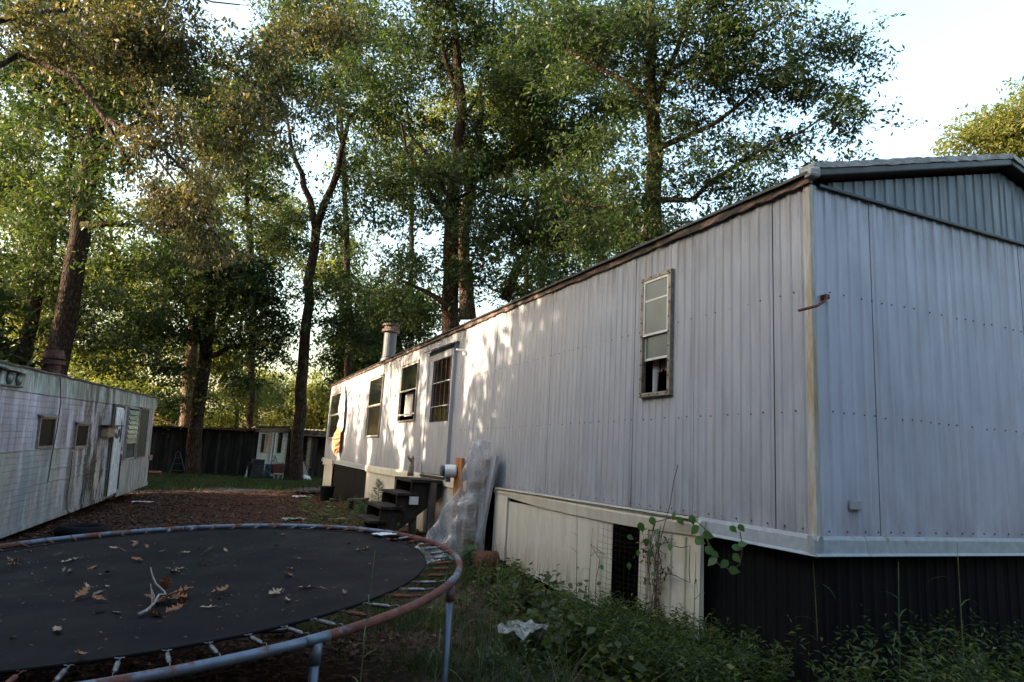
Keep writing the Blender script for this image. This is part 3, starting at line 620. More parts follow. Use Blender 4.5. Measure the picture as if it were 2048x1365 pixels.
# spring mesh along +x, length .17 from mat hook to rim
def spring_mesh(mat):
    m = MB(); P = [(.055, 0, 0)]; R_ = [.006]
    for k in range(19): P.append((.058+k*.0053, 0, 0)); R_.append(.0118 if k % 2 else .0098)
    P.append((.163, 0, 0)); R_.append(.006); m.tube(P, R_, 8)
    m.tube([(.055, 0, 0), (.03, .004, .004), (.008, .006, .006), (-.004, 0, -.006)], .0026, 4).tube([(.163, 0, 0), (.185, 0, .006), (.21, 0, .012), (.228, 0, 0)], .0026, 4)
    m.tube([(.012, -.018, .006), (.002, -.004, 0), (.012, .020, .006)], .0026, 4)
    return m.mesh('spring', mat, True)
sm = [spring_mesh(M['spring']), spring_mesh(M['spring_rust'])]
NS = 64
for k in range(NS):
    a = 2*math.pi*k/NS+rng.uniform(-.008, .008); o = link('spring', sm[1 if rng.random() < .48 else 0], tr)
    p0 = tp(mr(a)+.012, a, .004); p1 = tp(1.80, a, .012); d = Vector(p1-p0).normalized()
    o.matrix_parent_inverse = PINV[tr.name]
    z = Vector((0, 0, 1)); yv = z.cross(d).normalized(); zz = d.cross(yv); mt = Matrix((d, yv, zz)).transposed().to_4x4(); mt.translation = Vector(p0)
    o.matrix_basis = mt @ Matrix.Diagonal(((1.815-mr(a))/.235, .9, .9, 1))
# legs: U frames
for a0, a1 in ((-66.7, -32.5), (55, 85), (170, 205), (-110, -95)):
    a0, a1 = math.radians(a0), math.radians(a1); p, q = tp(R, a0), tp(R, a1); gzp = float(gz(p[0], p[1]))+.03; gzq = float(gz(q[0], q[1]))+.03
    pts = [p-[0, 0, .02], [p[0], p[1], gzp+.10], [p[0]*.97+q[0]*.03, p[1]*.97+q[1]*.03, gzp+.02], [p[0]*.9+q[0]*.1, p[1]*.9+q[1]*.1, gzp], [p[0]*.1+q[0]*.9, p[1]*.1+q[1]*.9, gzq], [p[0]*.03+q[0]*.97, p[1]*.03+q[1]*.97, gzq+.02], [q[0], q[1], gzq+.10], q-[0, 0, .02]]
    MB().tube(pts, .0205, 12).build('leg', M['leg'], tr, smooth=True)
    for s in (p, q): MB().tube([s-[0, 0, .015], s-[0, 0, .10]], .0245, 12).build('leg_socket', M['rim'], tr, smooth=True)
# far inner leg seen under the near rim
# ------------------------------------------------------------------ old camper
ca = empty('camper', (-2.378, 11.11, -1.332), 'old white and teal camper with mildew stains and a white door', 'camper')
eh = nrm((.105, .994, .026)); up = nrm(np.array([-math.sin(.04), 0, math.cos(.04)])-eh*(np.array([-math.sin(.04), 0, math.cos(.04)])@eh)); iny = np.cross(up, eh)
ca.rotation_euler = Matrix([[eh[i], iny[i], up[i]] for i in range(3)]).to_euler()
OUT = [(-5, .0), (9.33, -.06), (9.40, .3), (9.42, 1.86), (9.62, 1.88), (9.86, 1.95), (9.93, 2.05), (9.86, 2.16), (9.6, 2.22), (-5, 2.235)]
m = MB(); n = len(OUT); m.v = [(s, .025, t) for s, t in OUT]+[(s, 2.1, t) for s, t in OUT]; m.f = [tuple(range(n)), tuple(range(n, 2*n))[::-1]]+[(k, k+n, (k+1) % n+n, (k+1) % n) for k in range(n)]
m.build('body', M['camper'], ca)
def lap(s0, s1, t0, t1, pitch=.088):
    m = MB(); t = t0; N = max(2, int((s1-s0)/.35)); wob = rng.uniform(-.006, .006, N+1); rows = []
    while t < t1-1e-3: t2 = min(t+pitch, t1); rows += [(t, -.001), (t2-.008, .001), (t2-.006, .0055), (t2, .005)]; t = t2
    for j in range(N+1):
        s = s0+(s1-s0)*j/N
        for (a, b) in rows: m.v.append((s, b+wob[j]*math.sin(a*2), a))
    r = len(rows)
    for j in range(N):
        for k in range(r-1): m.f.append((j*r+k, (j+1)*r+k, (j+1)*r+k+1, j*r+k+1))
    m.build('siding_panel', M['camper'], ca)
for a, b in ((-5, -2.4), (-2.4, .3), (.3, 2.62), (2.63, 5.12)): lap(a, b-.006, .03, 1.075); lap(a, b-.006, 1.09, 1.895)
for a, b in ((-5, -2.4), (-2.4, .3), (.3, 2.62), (2.63, 5.12), (5.125, 7.45), (7.46, 9.40)):
    MB().hexa([(a, -.006, 1.905), (b-.006, -.006, 1.905), (b-.006, .03, 1.905), (a, .03, 1.905), (a, .004, 2.20), (b-.006, .004, 2.20), (b-.006, .03, 2.20), (a, .03, 2.20)]).build('top_panel', M['camper'], ca, bevel=.004)
lap(6.03, 9.38, .02, .68); lap(6.03, 6.36, .70, 1.89); 
MB().box((8.72, -.006, .70), (9.38, .03, 1.89)).build('siding_panel', M['camper'], ca)
MB().box((-5, -.030, -.045), (5.1, .0, .028)).box((6.03, -.03, -.07), (9.35, 0, .018)).build('bottom_rail', M['camper'], ca, bevel=.005)
MB().box((-5, -.014, 1.893), (5.1, .004, 1.908)).build('trim_strip', M['camper'], ca); MB().box((-5, -.014, 1.074), (5.1, .004, 1.090)).build('trim_strip', M['camper'], ca)
MB().box((1.6, -.012, .765), (4.7, .012, .782)).build('trim_strip', M['camper'], ca); MB().box((1.0, -.012, .565), (5.1, .012, .582)).tube([(1.0, -.005, .573), (1.15, -.005, .68), (1.6, -.005, .773)], .009, 6).build('trim_strip', M['camper'], ca)
m = MB().tube([(s, -.01+.01*math.sin(s*3), 2.225+.008*math.sin(s*5)) for s in np.linspace(-5, 9.6, 60)], .018, 6); m.build('roof_edge', M['wood_grey'], ca)
for s in np.linspace(-3, 9, 7): pass
def cwin(s0, s1, t0, t1, louvre=False, bars=0, gm='glass'):
    f = .03; W = MB().box((s0-f, -.035, t0-f), (s1+f, .02, t0)).box((s0-f, -.035, t1), (s1+f, .02, t1+f)).box((s0-f, -.035, t0), (s0, .02, t1)).box((s1, -.035, t0), (s1+f, .02, t1)).build('window', M['camper' if louvre else 'alu'], ca, bevel=.004)
    MB().box((s0, -.012, t0), (s1, -.006, t1)).build('pane', M[gm], W)
    if louvre:
        z = t0+(.33 if louvre == 2 else 0); n = 0
        while z < t1-.05: MB().hexa([(s0+.01, -.055, z), (s1-.01, -.055, z), (s1-.01, -.048, z+.006), (s0+.01, -.048, z+.006), (s0+.01, -.020, z+.105), (s1-.01, -.020, z+.105), (s1-.01, -.014, z+.108), (s0+.01, -.014, z+.108)]).build('louvre', M['louvre'], W); z += .108
    else: MB().hexa([(s0-.1, -.09, t1+f+.0), (s1+.1, -.09, t1+f+.0), (s1+.1, -.01, t1+f+.03), (s0-.1, -.01, t1+f+.03), (s0-.1, -.09, t1+f+.01), (s1+.1, -.09, t1+f+.01), (s1+.1, -.01, t1+f+.04), (s0-.1, -.01, t1+f+.04)]).build('rain_visor', M['alu'], W)
M['louvre'] = glass('greenish_louvre_glass', (.25, .28, .22), .2, .5)
M['maroon0'] = simple('dark_maroon_vent', (.035, .012, .010), (.09, .032, .026), 9, .7, .1, .3)
M['camperglass'] = simple('dark_screened_window', (.003, .0035, .004), (.012, .012, .013), 4, .35, 0, 0, obj=True, spec=.04)
M['screenwin'] = simple('window_screen', (.03, .034, .028), (.07, .075, .06), 30, .5, 0, .1, spec=.1)
cwin(.92, 1.56, 1.13, 1.53, gm='camperglass'); cwin(2.72, 3.38, 1.07, 1.44, gm='camperglass')
cwin(6.46, 7.42, .73, 1.85, 2, gm='glass'); cwin(7.62, 8.62, .71, 1.85, 0, gm='screenwin')
# marker light
m = MB().box((-.82, -.07, 1.93), (.0, .0, 2.13)); lt = m.build('marker_lamp', M['camper'], ca, bevel=.02)
for s in (-.58, -.28): MB().tube([(s, -.075, 2.03), (s, -.10, 2.03), (s, -.115, 2.03)], [.085, .075, .03], 14).build('lamp_lens', M['glassgrey'], lt, smooth=True)
MB().hexa([(-.9, -.16, 2.12), (.06, -.16, 2.12), (.06, 0, 2.16), (-.9, 0, 2.16), (-.9, -.16, 2.135), (.06, -.16, 2.135), (.06, 0, 2.175), (-.9, 0, 2.175)]).build('lamp_visor', M['camper'], lt)
# vent hood with visor
MB().box((4.30, -.20, 1.44), (5.30, .0, 1.465)).build('visor', M['blacktrim'], ca); MB().box((4.38, -.13, 1.22), (4.95, .0, 1.435)).build('vent_box', M['wood_tan'], ca, bevel=.02)
MB().tube([(5.05, -.02, 1.30), (5.05, -.10, 1.30), (5.08, -.14, 1.20)], .025, 8).build('outlet_pipe', M['galv'], ca)
# door, ajar
DC = MB(); DC.hexa([(5.16, -.075, .02), (5.95, -.02, .02), (5.95, .01, .02), (5.16, -.045, .02), (5.16, -.075, 1.84), (5.95, -.02, 1.84), (5.95, .01, 1.84), (5.16, -.045, 1.84)])
D_ = DC.build('door', M['white'], ca, bevel=.006)
for s in (5.3, 5.5, 5.7): MB().box((s, -.088+.0, .05), (s+.02, -.05, 1.80)).build('door_rib', M['white'], D_)
m = MB(); m.v = [(5.62, -.075, 1.62), (5.44, -.09, 1.28), (5.62, -.085, 1.10), (5.72, -.08, 1.3), (5.62, -.06, 1.62), (5.44, -.07, 1.28), (5.62, -.065, 1.10), (5.72, -.06, 1.3)]; m.f = [(0, 1, 2, 3), (7, 6, 5, 4), (0, 4, 5, 1), (1, 5, 6, 2), (2, 6, 7, 3), (3, 7, 4, 0)]; m.build('door_window', M['glass'], D_)
MB().box((5.86, -.07, .92), (5.94, -.02, 1.0)).build('handle', M['galv'], D_); MB().box((5.90, -.06, .1), (6.02, .0, .85)).box((5.88, -.065, .6), (6.02, -.02, .82)).build('door_edge', M['wood_dark'], ca)
MB().box((5.08, -.03, -.02), (5.14, .02, 1.9)).box((5.98, -.03, -.02), (6.03, .02, 1.88)).box((5.08, -.04, 1.855), (6.0, .0, 1.885)).build('door_frame', M['wood_grey'], ca)
MB().cyl((3.72, .75, 2.15), (3.72, .75, 2.55), .13, 16).cyl((3.72, .75, 2.55), (3.72, .75, 2.62), .20, 16).cyl((3.72, .75, 2.66), (3.72, .75, 2.82), .19, 16, .15).build('roof_vent', M['maroon0'], ca)
m = MB().tube([(1.55, -.02, 2.22), (1.62, -.05, 1.8), (1.56, -.06, 1.4), (1.50, -.05, 1.0), (1.48, -.04, .57)], .008, 5); m.build('hanging_wire', M['blacktrim'], ca)
m = MB().tube([(2.64, -.02, 1.0), (2.62, -.03, .6), (2.60, -.02, .25), (2.66, -.03, .02), (2.9, -.05, -.08)], .007, 5); m.build('hanging_wire', M['blacktrim'], ca)
MB().box((9.25, -.05, .58), (9.52, .02, .70)).build('bumper_bracket', M['wood_tan'], ca)
for s in (-1.0, 3.0, 7.0):
    for k in range(2): MB().box((s, .35, -.42+.2*k), (s+.4, .7, -.23+.2*k)).build('support_block', M['wood_grey'], ca)
# tyre lying under it
m = MB(); th = np.linspace(0, 2*math.pi, 29)[:-1]; m.tube([(-1.55+.28*math.cos(a), 11.9+.28*math.sin(a), float(gz(-1.55, 11.9))+.09) for a in th], .085, 8, closed=True); m.build('tyre', M['blackskirt'], smooth=True, label='old black tyre lying in the leaves under the camper', cat='tyre')
# ------------------------------------------------------------------ sheds at the far end
Q = lambda u, v, y=31.0: ony(480+u*.10256, 840+v*.10256, y)
sh = empty('plank_shed', (-.5, 32, -1.35), 'long dark shed with vertical plank wall and low tin roof behind the grass', 'shed'); world_children(sh)
x = -4.2
while x < 1.80:
    w_ = rng.uniform(.14, .2); MB().box((x, 31+rng.uniform(-.012, .012), -1.45), (x+w_-.02, 31.035+rng.uniform(-.01, .01), .50+(x+2.2)*.035+rng.uniform(-.03, .02))).build('plank', M[random.choice(['wood_dark', 'wood_black', 'wood_black', 'wood_mid'])], sh); x += w_
MB().box((-4.2, 31.06, -1.45), (1.85, 31.10, .6)).build('backing', M['dark'], sh)
for k, x in enumerate(np.arange(-4.4, 1.8, 1.05)):
    z = .56+(x+2.2)*.038; MB().hexa([(x, 30.55, z-.02), (x+1.03, 30.55, z+.02), (x+1.03, 34.5, z+.02), (x, 34.5, z-.02), (x, 30.55, z+.03), (x+1.03, 30.55, z+.07), (x+1.03, 34.5, z+.10), (x, 34.5, z+.06)]).build('roof_sheet', M['eave'], sh)
ws = empty('white_shack', (2.5, 31.5, -1.35), 'small white sided shack with brown fascia and two tall windows beside the tree', 'shack'); world_children(ws)
zt_ = .78; rows = 11
for k in range(rows):
    z0 = -1.35+k*.185; MB().hexa([(1.86, 30.93-.0, z0), (3.05, 30.93, z0), (3.05, 31.0, z0), (1.86, 31.0, z0), (1.86, 30.955, z0+.18), (3.05, 30.955, z0+.18), (3.05, 31.0, z0+.18), (1.86, 31.0, z0+.18)]).build('siding_board', M['cream'], ws)
MB().box((1.86, 31.0, -1.4), (3.05, 33.5, .68)).build('wall', M['wood_dark'], ws)
MB().hexa([(1.7, 30.85, .60), (3.1, 30.85, .70), (3.1, 30.95, .70), (1.7, 30.95, .60), (1.7, 30.85, .78), (3.1, 30.85, .90), (3.1, 30.95, .90), (1.7, 30.95, .78)]).build('fascia_board', M['wood_tan'], ws)
MB().hexa([(1.65, 30.7, .80), (3.15, 30.7, .92), (3.15, 33.6, .92), (1.65, 33.6, .80), (1.65, 30.7, .84), (3.15, 30.7, .96), (3.15, 33.6, 1.0), (1.65, 33.6, .86)]).build('roof', M['eave'], ws)
def swin(u0, v0, u1, v1, mats):
    a = Q(u0, v1, 30.9); b = Q(u1, v0, 30.9); W = MB().box((a[0]-.03, 30.90, a[2]-.03), (b[0]+.03, 30.94, b[2]+.03)).build('window', M['wood_dark'], ws)
    for k in range(3): z0 = a[2]+(b[2]-a[2])*k/3; MB().box((a[0], 30.885, z0+.02), (b[0], 30.90, z0+(b[2]-a[2])/3-.02)).build('pane', M[mats], W)
swin(415, 290, 480, 620, 'glass'); swin(735, 270, 825, 630, 'glass')
a = Q(485, 640, 30.87); b = Q(580, 265, 30.87); MB().hexa([(a[0], 30.84, a[2]), (b[0], 30.86, a[2]), (b[0], 30.88, a[2]), (a[0], 30.87, a[2]), (a[0], 30.85, b[2]), (b[0], 30.85, b[2]), (b[0], 30.88, b[2]), (a[0], 30.88, b[2])]).build('shutter_board', M['insul'], ws)
a = Q(600, 860, 30.9); b = Q(690, 270, 30.9); MB().box((a[0], 30.885, -1.3), (b[0], 30.925, b[2])).build('door', M['wood_tan'], ws); MB().box((a[0]-.06, 30.88, -1.3), (a[0]-.01, 30.925, b[2]+.05)).box((b[0]+.01, 30.88, -1.3), (b[0]+.07, 30.925, b[2]+.05)).build('door_frame', M['white'], ws)
MB().box((3.05, 30.90, -1.4), (3.13, 31.1, .8)).build('corner_post', M['wood_dark'], ws)
rs = empty('open_shed', (4.3, 31.5, -1.35), 'open fronted shed with tan horizontal boards and tin roof behind the mobile home', 'shed'); world_children(rs)
MB().box((3.2, 33.2, -1.4), (6.2, 33.3, .7)).build('back_wall', M['wood_dark'], rs)
a = Q(1255, 930, 31); b = Q(1470, 260, 31); nb = 14
for k in range(nb):
    z0 = a[2]+(b[2]-a[2])*k/nb; h_ = (b[2]-a[2])/nb; dx = rng.uniform(-.03, .03); tl = rng.uniform(-.015, .015)
    MB().hexa([(a[0]+dx, 30.95, z0+tl), (b[0]+dx, 30.95, z0-tl), (b[0]+dx, 31, z0-tl), (a[0]+dx, 31, z0+tl), (a[0]+dx, 30.97, z0+h_-.02+tl), (b[0]+dx, 30.97, z0+h_-.02-tl), (b[0]+dx, 31, z0+h_-.02-tl), (a[0]+dx, 31, z0+h_-.02+tl)]).build('board', M['wood_tan'], rs)
for u0, u1, mm in ((1375, 1435, 'wood_tan'), (1480, 1560, 'wood_dark'), (1215, 1250, 'wood_dark')): p, q = Q(u0, 0, 30.9)[0], Q(u1, 0, 30.9)[0]; MB().box((p, 30.86, -1.45), (q, 30.93, .55)).build('post', M[mm], rs)
p, q = Q(1150, 0, 32)[0], Q(1250, 0, 32)[0]
for v in (400, 520, 660): z = Q(1200, v, 32)[2]; MB().box((p, 32, z-.03), (q, 32.05, z+.0)).build('shelf_board', M['cream'], rs)
MB().hexa([(3.1, 30.6, .56), (6.3, 30.6, .60), (6.3, 33.4, .60), (3.1, 33.4, .56), (3.1, 30.6, .80), (6.3, 30.6, .84), (6.3, 33.4, .9), (3.1, 33.4, .86)]).build('roof', M['eave'], rs)
for k in range(20): x = 3.1+k*.16; MB().cyl((x, 30.55, .83+k*.002), (x, 33.4, .90), .03, 6).build('roof_rib', M['roof'], rs)
# clutter in front of the shack
def pq(u, v, y): return Q(u, v, y)
a = pq(190, 1165, 29.6); b = pq(488, 775, 29.6); G0 = -1.36
sv = empty('kitchen_range', ((a[0]+b[0])/2, 29.9, G0), 'dark freestanding kitchen range standing in the grass before the shack', 'kitchen range'); world_children(sv)
MB().box((a[0], 29.6, G0), (b[0], 30.25, b[2]-.12)).build('body', M['blacktrim'], sv, bevel=.015); MB().box((a[0], 29.57, b[2]-.20), (b[0], 29.70, b[2])).build('control_panel', M['blacktrim'], sv, bevel=.01)
for k in range(5): x = a[0]+.07+k*(b[0]-a[0]-.14)/4; MB().cyl((x, 29.54, b[2]-.10), (x, 29.575, b[2]-.10), .024, 10).build('knob', M['dark'], sv)
MB().box((a[0]+.04, 29.57, G0+.15), (b[0]-.04, 29.60, b[2]-.26)).build('oven_door', M['blacktrim'], sv, bevel=.008); MB().box((a[0]+.42, 29.56, G0+.22), (a[0]+.56, 29.572, G0+.42)).build('paper_sheet', M['wood_grey'], sv)
c1_, c2_ = pq(85, 1130, 29.9), pq(185, 800, 29.9); m = MB(); m.v = [(c1_[0], 29.85, G0), (c2_[0]-.01, 29.85, G0), (c2_[0]-.01, 29.85, c2_[2]-.03), (c2_[0]-.06, 29.85, c2_[2]), (c1_[0]+.12, 29.85, c2_[2]-.04)]; m.v += [(x, y+.45, z) for x, y, z in m.v]; m.f = [(0, 1, 2, 3, 4), (9, 8, 7, 6, 5)]+[(k, k+5, (k+1) % 5+5, (k+1) % 5) for k in range(5)]
m.build('appliance_panel', M['white'], None, bevel=.01, label='white tapering appliance panel leaning at the left side of the dark range', cat='panel')
M['blue'] = simple('blue_tarp', (.02, .03, .05), (.05, .08, .14), 9, .6, 0, .6, spec=.3); M['maroon'] = simple('maroon_vinyl', (.05, .012, .010), (.13, .035, .028), 7, .6, 0, .4)
def drape(name, x0, x1, y, z0, z1, mat, **k):
    m = MB(); N, K = 14, 10
    for i in range(K+1):
        for j in range(N+1): t = i/K; m.v.append((x0+(x1-x0)*j/N+.02*math.sin(i*2+j), y-.10*t-.05*math.sin(j*1.7)*t+.02*rng.normal(), z1+(z0-z1)*t+.02*math.sin(j*2.1)))
    b = len(m.v)
    for j in range(N+1): m.v.append((x0+(x1-x0)*j/N, y+.4, z1-.05))
    m.f = [(i*(N+1)+j, i*(N+1)+j+1, (i+1)*(N+1)+j+1, (i+1)*(N+1)+j) for i in range(K) for j in range(N)]+[(j, b+j, b+j+1, j+1) for j in range(N)]
    return m.build(name, mat, None, smooth=True, **k)
p, q = pq(492, 860, 29.8), pq(600, 860, 29.8); drape('tarp', p[0], q[0], 29.75, G0, p[2], M['blue'], label='blue tarp hanging in folds between the range and the maroon chair', cat='tarp')
p, q = pq(590, 1055, 30), pq(870, 850, 30); ac = empty('armchair', ((p[0]+q[0])/2, 30.3, G0), 'maroon vinyl armchair set on a grey block before the shack', 'armchair'); world_children(ac)
MB().hexa([(p[0]+.05, 29.9, p[2]), (q[0], 29.9, p[2]+.05), (q[0], 30.5, p[2]+.05), (p[0]+.05, 30.5, p[2]), (p[0], 29.85, q[2]-.08), (q[0]+.02, 29.85, q[2]-.02), (q[0]+.02, 30.5, q[2]-.02), (p[0], 30.5, q[2]-.08)]).build('seat', M['maroon'], ac, bevel=.05)
MB().hexa([(p[0]-.02, 29.86, q[2]-.07), (q[0]+.02, 29.86, q[2]-.01), (q[0]+.02, 30.5, q[2]-.01), (p[0]-.02, 30.5, q[2]-.07), (p[0]+.05, 29.9, q[2]-.02), (q[0], 29.9, q[2]+.05), (q[0], 30.4, q[2]+.05), (p[0]+.05, 30.4, q[2]-.02)]).build('cushion', M['wood_tan'], ac, bevel=.02)
p, q = pq(640, 1185, 29.6), pq(850, 1050, 29.6); bl = MB()
x0, x1, z0, z1 = p[0], q[0], G0, q[2]; bl.box((x0, 29.6, z0), (x1, 30.0, z0+.05)).box((x0, 29.6, z1-.05), (x1, 30.0, z1)).box((x0, 29.6, z0+.05), (x0+.05, 30, z1-.05)).box((x1-.05, 29.6, z0+.05), (x1, 30, z1-.05)).box(((x0+x1)/2-.03, 29.6, z0+.05), ((x0+x1)/2+.03, 30, z1-.05)).box((x0+.04, 29.8, z0+.05), (x1-.04, 29.82, z1-.05))
M['block'] = simple('concrete_block', (.20, .20, .17), (.36, .36, .31), 20, .9, 0, .4); bl.build('concrete_block', M['block'], None, bevel=.006, label='grey hollow concrete block under the maroon armchair', cat='concrete block')
M['stripe'] = simple('striped_cloth', (.03, .03, .03), (.6, .6, .58), 14, .9, 0, .2, (1, 1, 2), 1, .47, .53)
p, q = pq(635, 830, 30.1), pq(760, 715, 30.1); m = MB(); 
for i in range(9):
    t = i/8
    for e in range(12): a = 2*math.pi*e/12; rr = .5*(1-.25*t+.1*math.sin(e*2.3+i)); m.v.append(((p[0]+q[0])/2+(q[0]-p[0])*rr*math.cos(a), 30.15+.16*rr*2*math.sin(a), p[2]+.02+(q[2]-p[2])*t+.02*math.sin(a*2)))
m.f = [(i*12+e, i*12+(e+1) % 12, (i+1)*12+(e+1) % 12, (i+1)*12+e) for i in range(8) for e in range(12)]+[tuple(96+e for e in range(12))]
m.build('cloth_bag', M['stripe'], None, smooth=True, label='black and white striped cloth bag resting on the maroon armchair', cat='bag')
# right hand clutter
y = 30.2; p = pq(1150, 830, y); q = pq(1250, 1060, y)
fc = empty('folding_chair', ((p[0]+q[0])/2, y, G0), 'grey cushioned folding chair tipped against the tan boarded shed', 'chair'); world_children(fc)
def slab(P, Q_, w_, th, y0): d = nrm(Q_-P); s = np.array([0, 1, 0]); return MB().bar(P+[0, y0, 0], Q_+[0, y0, 0], w_, th, (0, 1, 0))
MB().bar(pq(1185, 820, y), pq(1270, 1060, y), .42, .16, (1, 0, .4)).build('cushion', M['block'], fc, bevel=.03)
MB().bar(pq(1180, 765, y-.1), pq(1345, 930, y-.1), .03, .03).bar(pq(1260, 880, y), pq(1380, 1150, y), .035, .035).bar(pq(1290, 930, y-.1), pq(1240, 1100, y-.1), .035, .035).build('frame', M['galv'], fc)
MB().bar(pq(1290, 1000, y-.12), pq(1250, 1060, y-.12), .06, .05).build('strap', M['rustbar'], fc)
m = MB(); c_ = pq(1235, 1120, 29.8)
for i in range(7):
    for e in range(14): a = 2*math.pi*e/14; t = i/6; rr = math.sin(math.pi*(.25+.7*t))*(1+.15*math.sin(e*2.1+i*1.3)); m.v.append((c_[0]+.36*rr*math.cos(a), 29.8+.2*rr*math.sin(a), G0+.02+.28*t+.03*math.sin(a*3)))
m.f = [(i*14+e, i*14+(e+1) % 14, (i+1)*14+(e+1) % 14, (i+1)*14+e) for i in range(6) for e in range(14)]+[tuple(84+e for e in range(14))]
m.build('rubbish_bag', M['white_curtain'], None, smooth=True, label='crumpled white rubbish bag lying in the grass right of the tree', cat='bag')
# stepladder
y = 30.3; Lp = lambda u, v, yy=y: ony(180+u*.14647, 780+v*.14647, yy)
sd = empty('stepladder', tuple(Lp(1150, 1200)), 'aluminium A-frame stepladder standing open before the dark plank shed', 'stepladder'); world_children(sd)
top = [Lp(1165, 925), Lp(1178, 860), Lp(1205, 840), Lp(1232, 860), Lp(1248, 925)]
MB().tube([Lp(1045, 1225)]+top+[Lp(1295, 1130), Lp(1315, 1225)], .022, 6).build('rail', M['galv'], sd); MB().tube([p_+[0, .35*(k in (0, 6))+.05, 0] for k, p_ in enumerate([Lp(1070, 1225)]+top+[Lp(1330, 1225)])], .018, 6).build('rail', M['galv'], sd)
for v, a_, b_ in ((925, 1163, 1250), (1010, 1130, 1268), (1100, 1093, 1288)): MB().bar(Lp(a_, v)+[0, .02, 0], Lp(b_, v)+[0, .02, 0], .06, .02).build('step', M['galv'], sd)
M['card'] = simple('brown_cardboard', (.14, .06, .03), (.26, .13, .07), 6, .9, 0, .2)
p, q = Lp(790, 1225, 28.5), Lp(970, 1115, 28.5); cb = empty('cardboard_box', ((p[0]+q[0])/2, 28.7, -1.36), 'low brown cardboard box beyond the end of the camper', 'box'); world_children(cb)
MB().box((p[0], 28.5, -1.38), (q[0], 28.52, q[2])).box((p[0], 28.9, -1.38), (q[0], 28.92, q[2])).box((p[0], 28.52, -1.38), (p[0]+.02, 28.9, q[2])).box((q[0]-.02, 28.52, -1.38), (q[0], 28.9, q[2])).box((p[0]+.02, 28.52, -1.38), (q[0]-.02, 28.9, -1.36)).build('box_sides', M['card'], cb)
MB().hexa([(p[0], 28.35, q[2]-.05), (q[0], 28.35, q[2]-.05), (q[0], 28.5, q[2]), (p[0], 28.5, q[2]), (p[0], 28.35, q[2]-.04), (q[0], 28.35, q[2]-.04), (q[0], 28.5, q[2]+.01), (p[0], 28.5, q[2]+.01)]).build('flap', M['card'], cb)
# ------------------------------------------------------------------ yard bits
def gp(u, v, dz=0):  # ground point under a pixel
    r = ray(u, v); t = -1.5/r[2]
    for _ in range(12): p = r*t; t *= (float(gz(p[0], p[1]))+dz)/p[2]
    return r*t
b_ = gp(652, 1003); m = MB(); m.cyl(b_, b_+[0, 0, .36], .15, 16, .19); m.tube([b_+[0, 0, .36], b_+[0, 0, .40]], [.20, .19], 16); m.build('bucket', M['blackskirt'], None, label='black plastic bucket under the far corner of the mobile home', cat='bucket')
def plank(u0, v0, u1, v1, w_, mat, lab, dz=.04):
    a, b = gp(u0, v0), gp(u1, v1); return MB().bar(a+[0, 0, dz], b+[0, 0, dz], w_, .04).build('plank', mat, None, bevel=.004, label=lab, cat='plank')
plank(630, 1036, 669, 1034, .14, M['wood_grey'], 'grey plank lying on the leaves, farther of two planks behind the trampoline')
plank(657, 1045, 690, 1042, .14, M['wood_tan'], 'tan plank lying nearer the trampoline among small weeds')
a, b = gp(693, 1022), gp(736, 1020); bn = empty('low_bench', tuple((a+b)/2), 'low board bench on short blocks beside the black skirting', 'bench'); world_children(bn)
MB().bar(a+[0, 0, .24], b+[0, 0, .24], .22, .04).build('seat', M['wood_grey'], bn)
for t in (.15, .8): c_ = a+(b-a)*t; MB().box((c_[0]-.07, c_[1]-.1, c_[2]-.05), (c_[0]+.07, c_[1]+.1, c_[2]+.22)).build('leg', M['wood_dark'], bn)
def sheet(name, c, sx, sy, rot, mat, lab, cat, h=.06, n=7):
    m = MB(); ca_, sa = math.cos(rot), math.sin(rot)
    for i in range(n):
        for j in range(n):
            a, b = (i/(n-1)-.5)*sx*(1+.15*math.sin(j*2.)), (j/(n-1)-.5)*sy*(1+.12*math.sin(i*1.7)); m.v.append((c[0]+a*ca_-b*sa, c[1]+a*sa+b*ca_, c[2]+.015+h*abs(math.sin(i*1.3+j*.9))))
    m.f = [(i*n+j, (i+1)*n+j, (i+1)*n+j+1, i*n+j+1) for i in range(n-1) for j in range(n-1)]
    o = m.build(name, mat, None, label=lab, cat=cat); md = o.modifiers.new('t', 'SOLIDIFY'); md.thickness = .004; return o
sheet('paper_scrap', gp(603, 996), .5, .3, .4, M['white_curtain'], 'pale crumpled sheet on the leaves near the far end of the mobile home', 'paper scrap', .05)
sheet('black_sheet', gp(615, 991), .7, .35, .2, M['blackskirt'], 'black plastic sheet lying over the pale scrap on the leaves', 'plastic sheet', .10)
sheet('grey_rag', gp(588, 1042), .45, .22, .3, M['block'], 'grey rag lying on brown leaves behind the trampoline', 'rag', .05)
sheet('fabric_scrap', gp(285, 1006), .4, .14, .2, M['white_curtain'], 'small pale scrap lying on the leaves beside the camper', 'scrap', .02)
M['fabric'] = simple('torn_white_sheeting', (.10, .10, .09), (.34, .34, .31), 20, .85, 0, .4, detail=8)
sheet('torn_sheeting', gp(1040, 1285, .12)+[0, 0, .06], .42, .30, .6, M['fabric'], 'torn white sheeting lying in the grass between trampoline and skirting', 'sheeting', .06)
pl = gp(985, 1125); MB().bar(pl+[-.1, .3, .06], pl+[.35, -.6, .05], .05, .02).build('white_strip', M['fabric'], None, label='thin white strip lying in the weeds below the cream skirting', cat='strip')
# rusty canister at the skirt
c_ = np.array([3.30, 8.05, float(gz(3.3, 8.05))+.12]); MB().tube([c_+[-.16, .0, 0], c_+[-.13, 0, 0], c_+[.13, .0, 0], c_+[.16, 0, 0]], [.07, .12, .12, .07], 14).build('rusty_can', M['rustbar'], None, smooth=True, label='rusty metal can lying at the foot of the siding strip', cat='can')
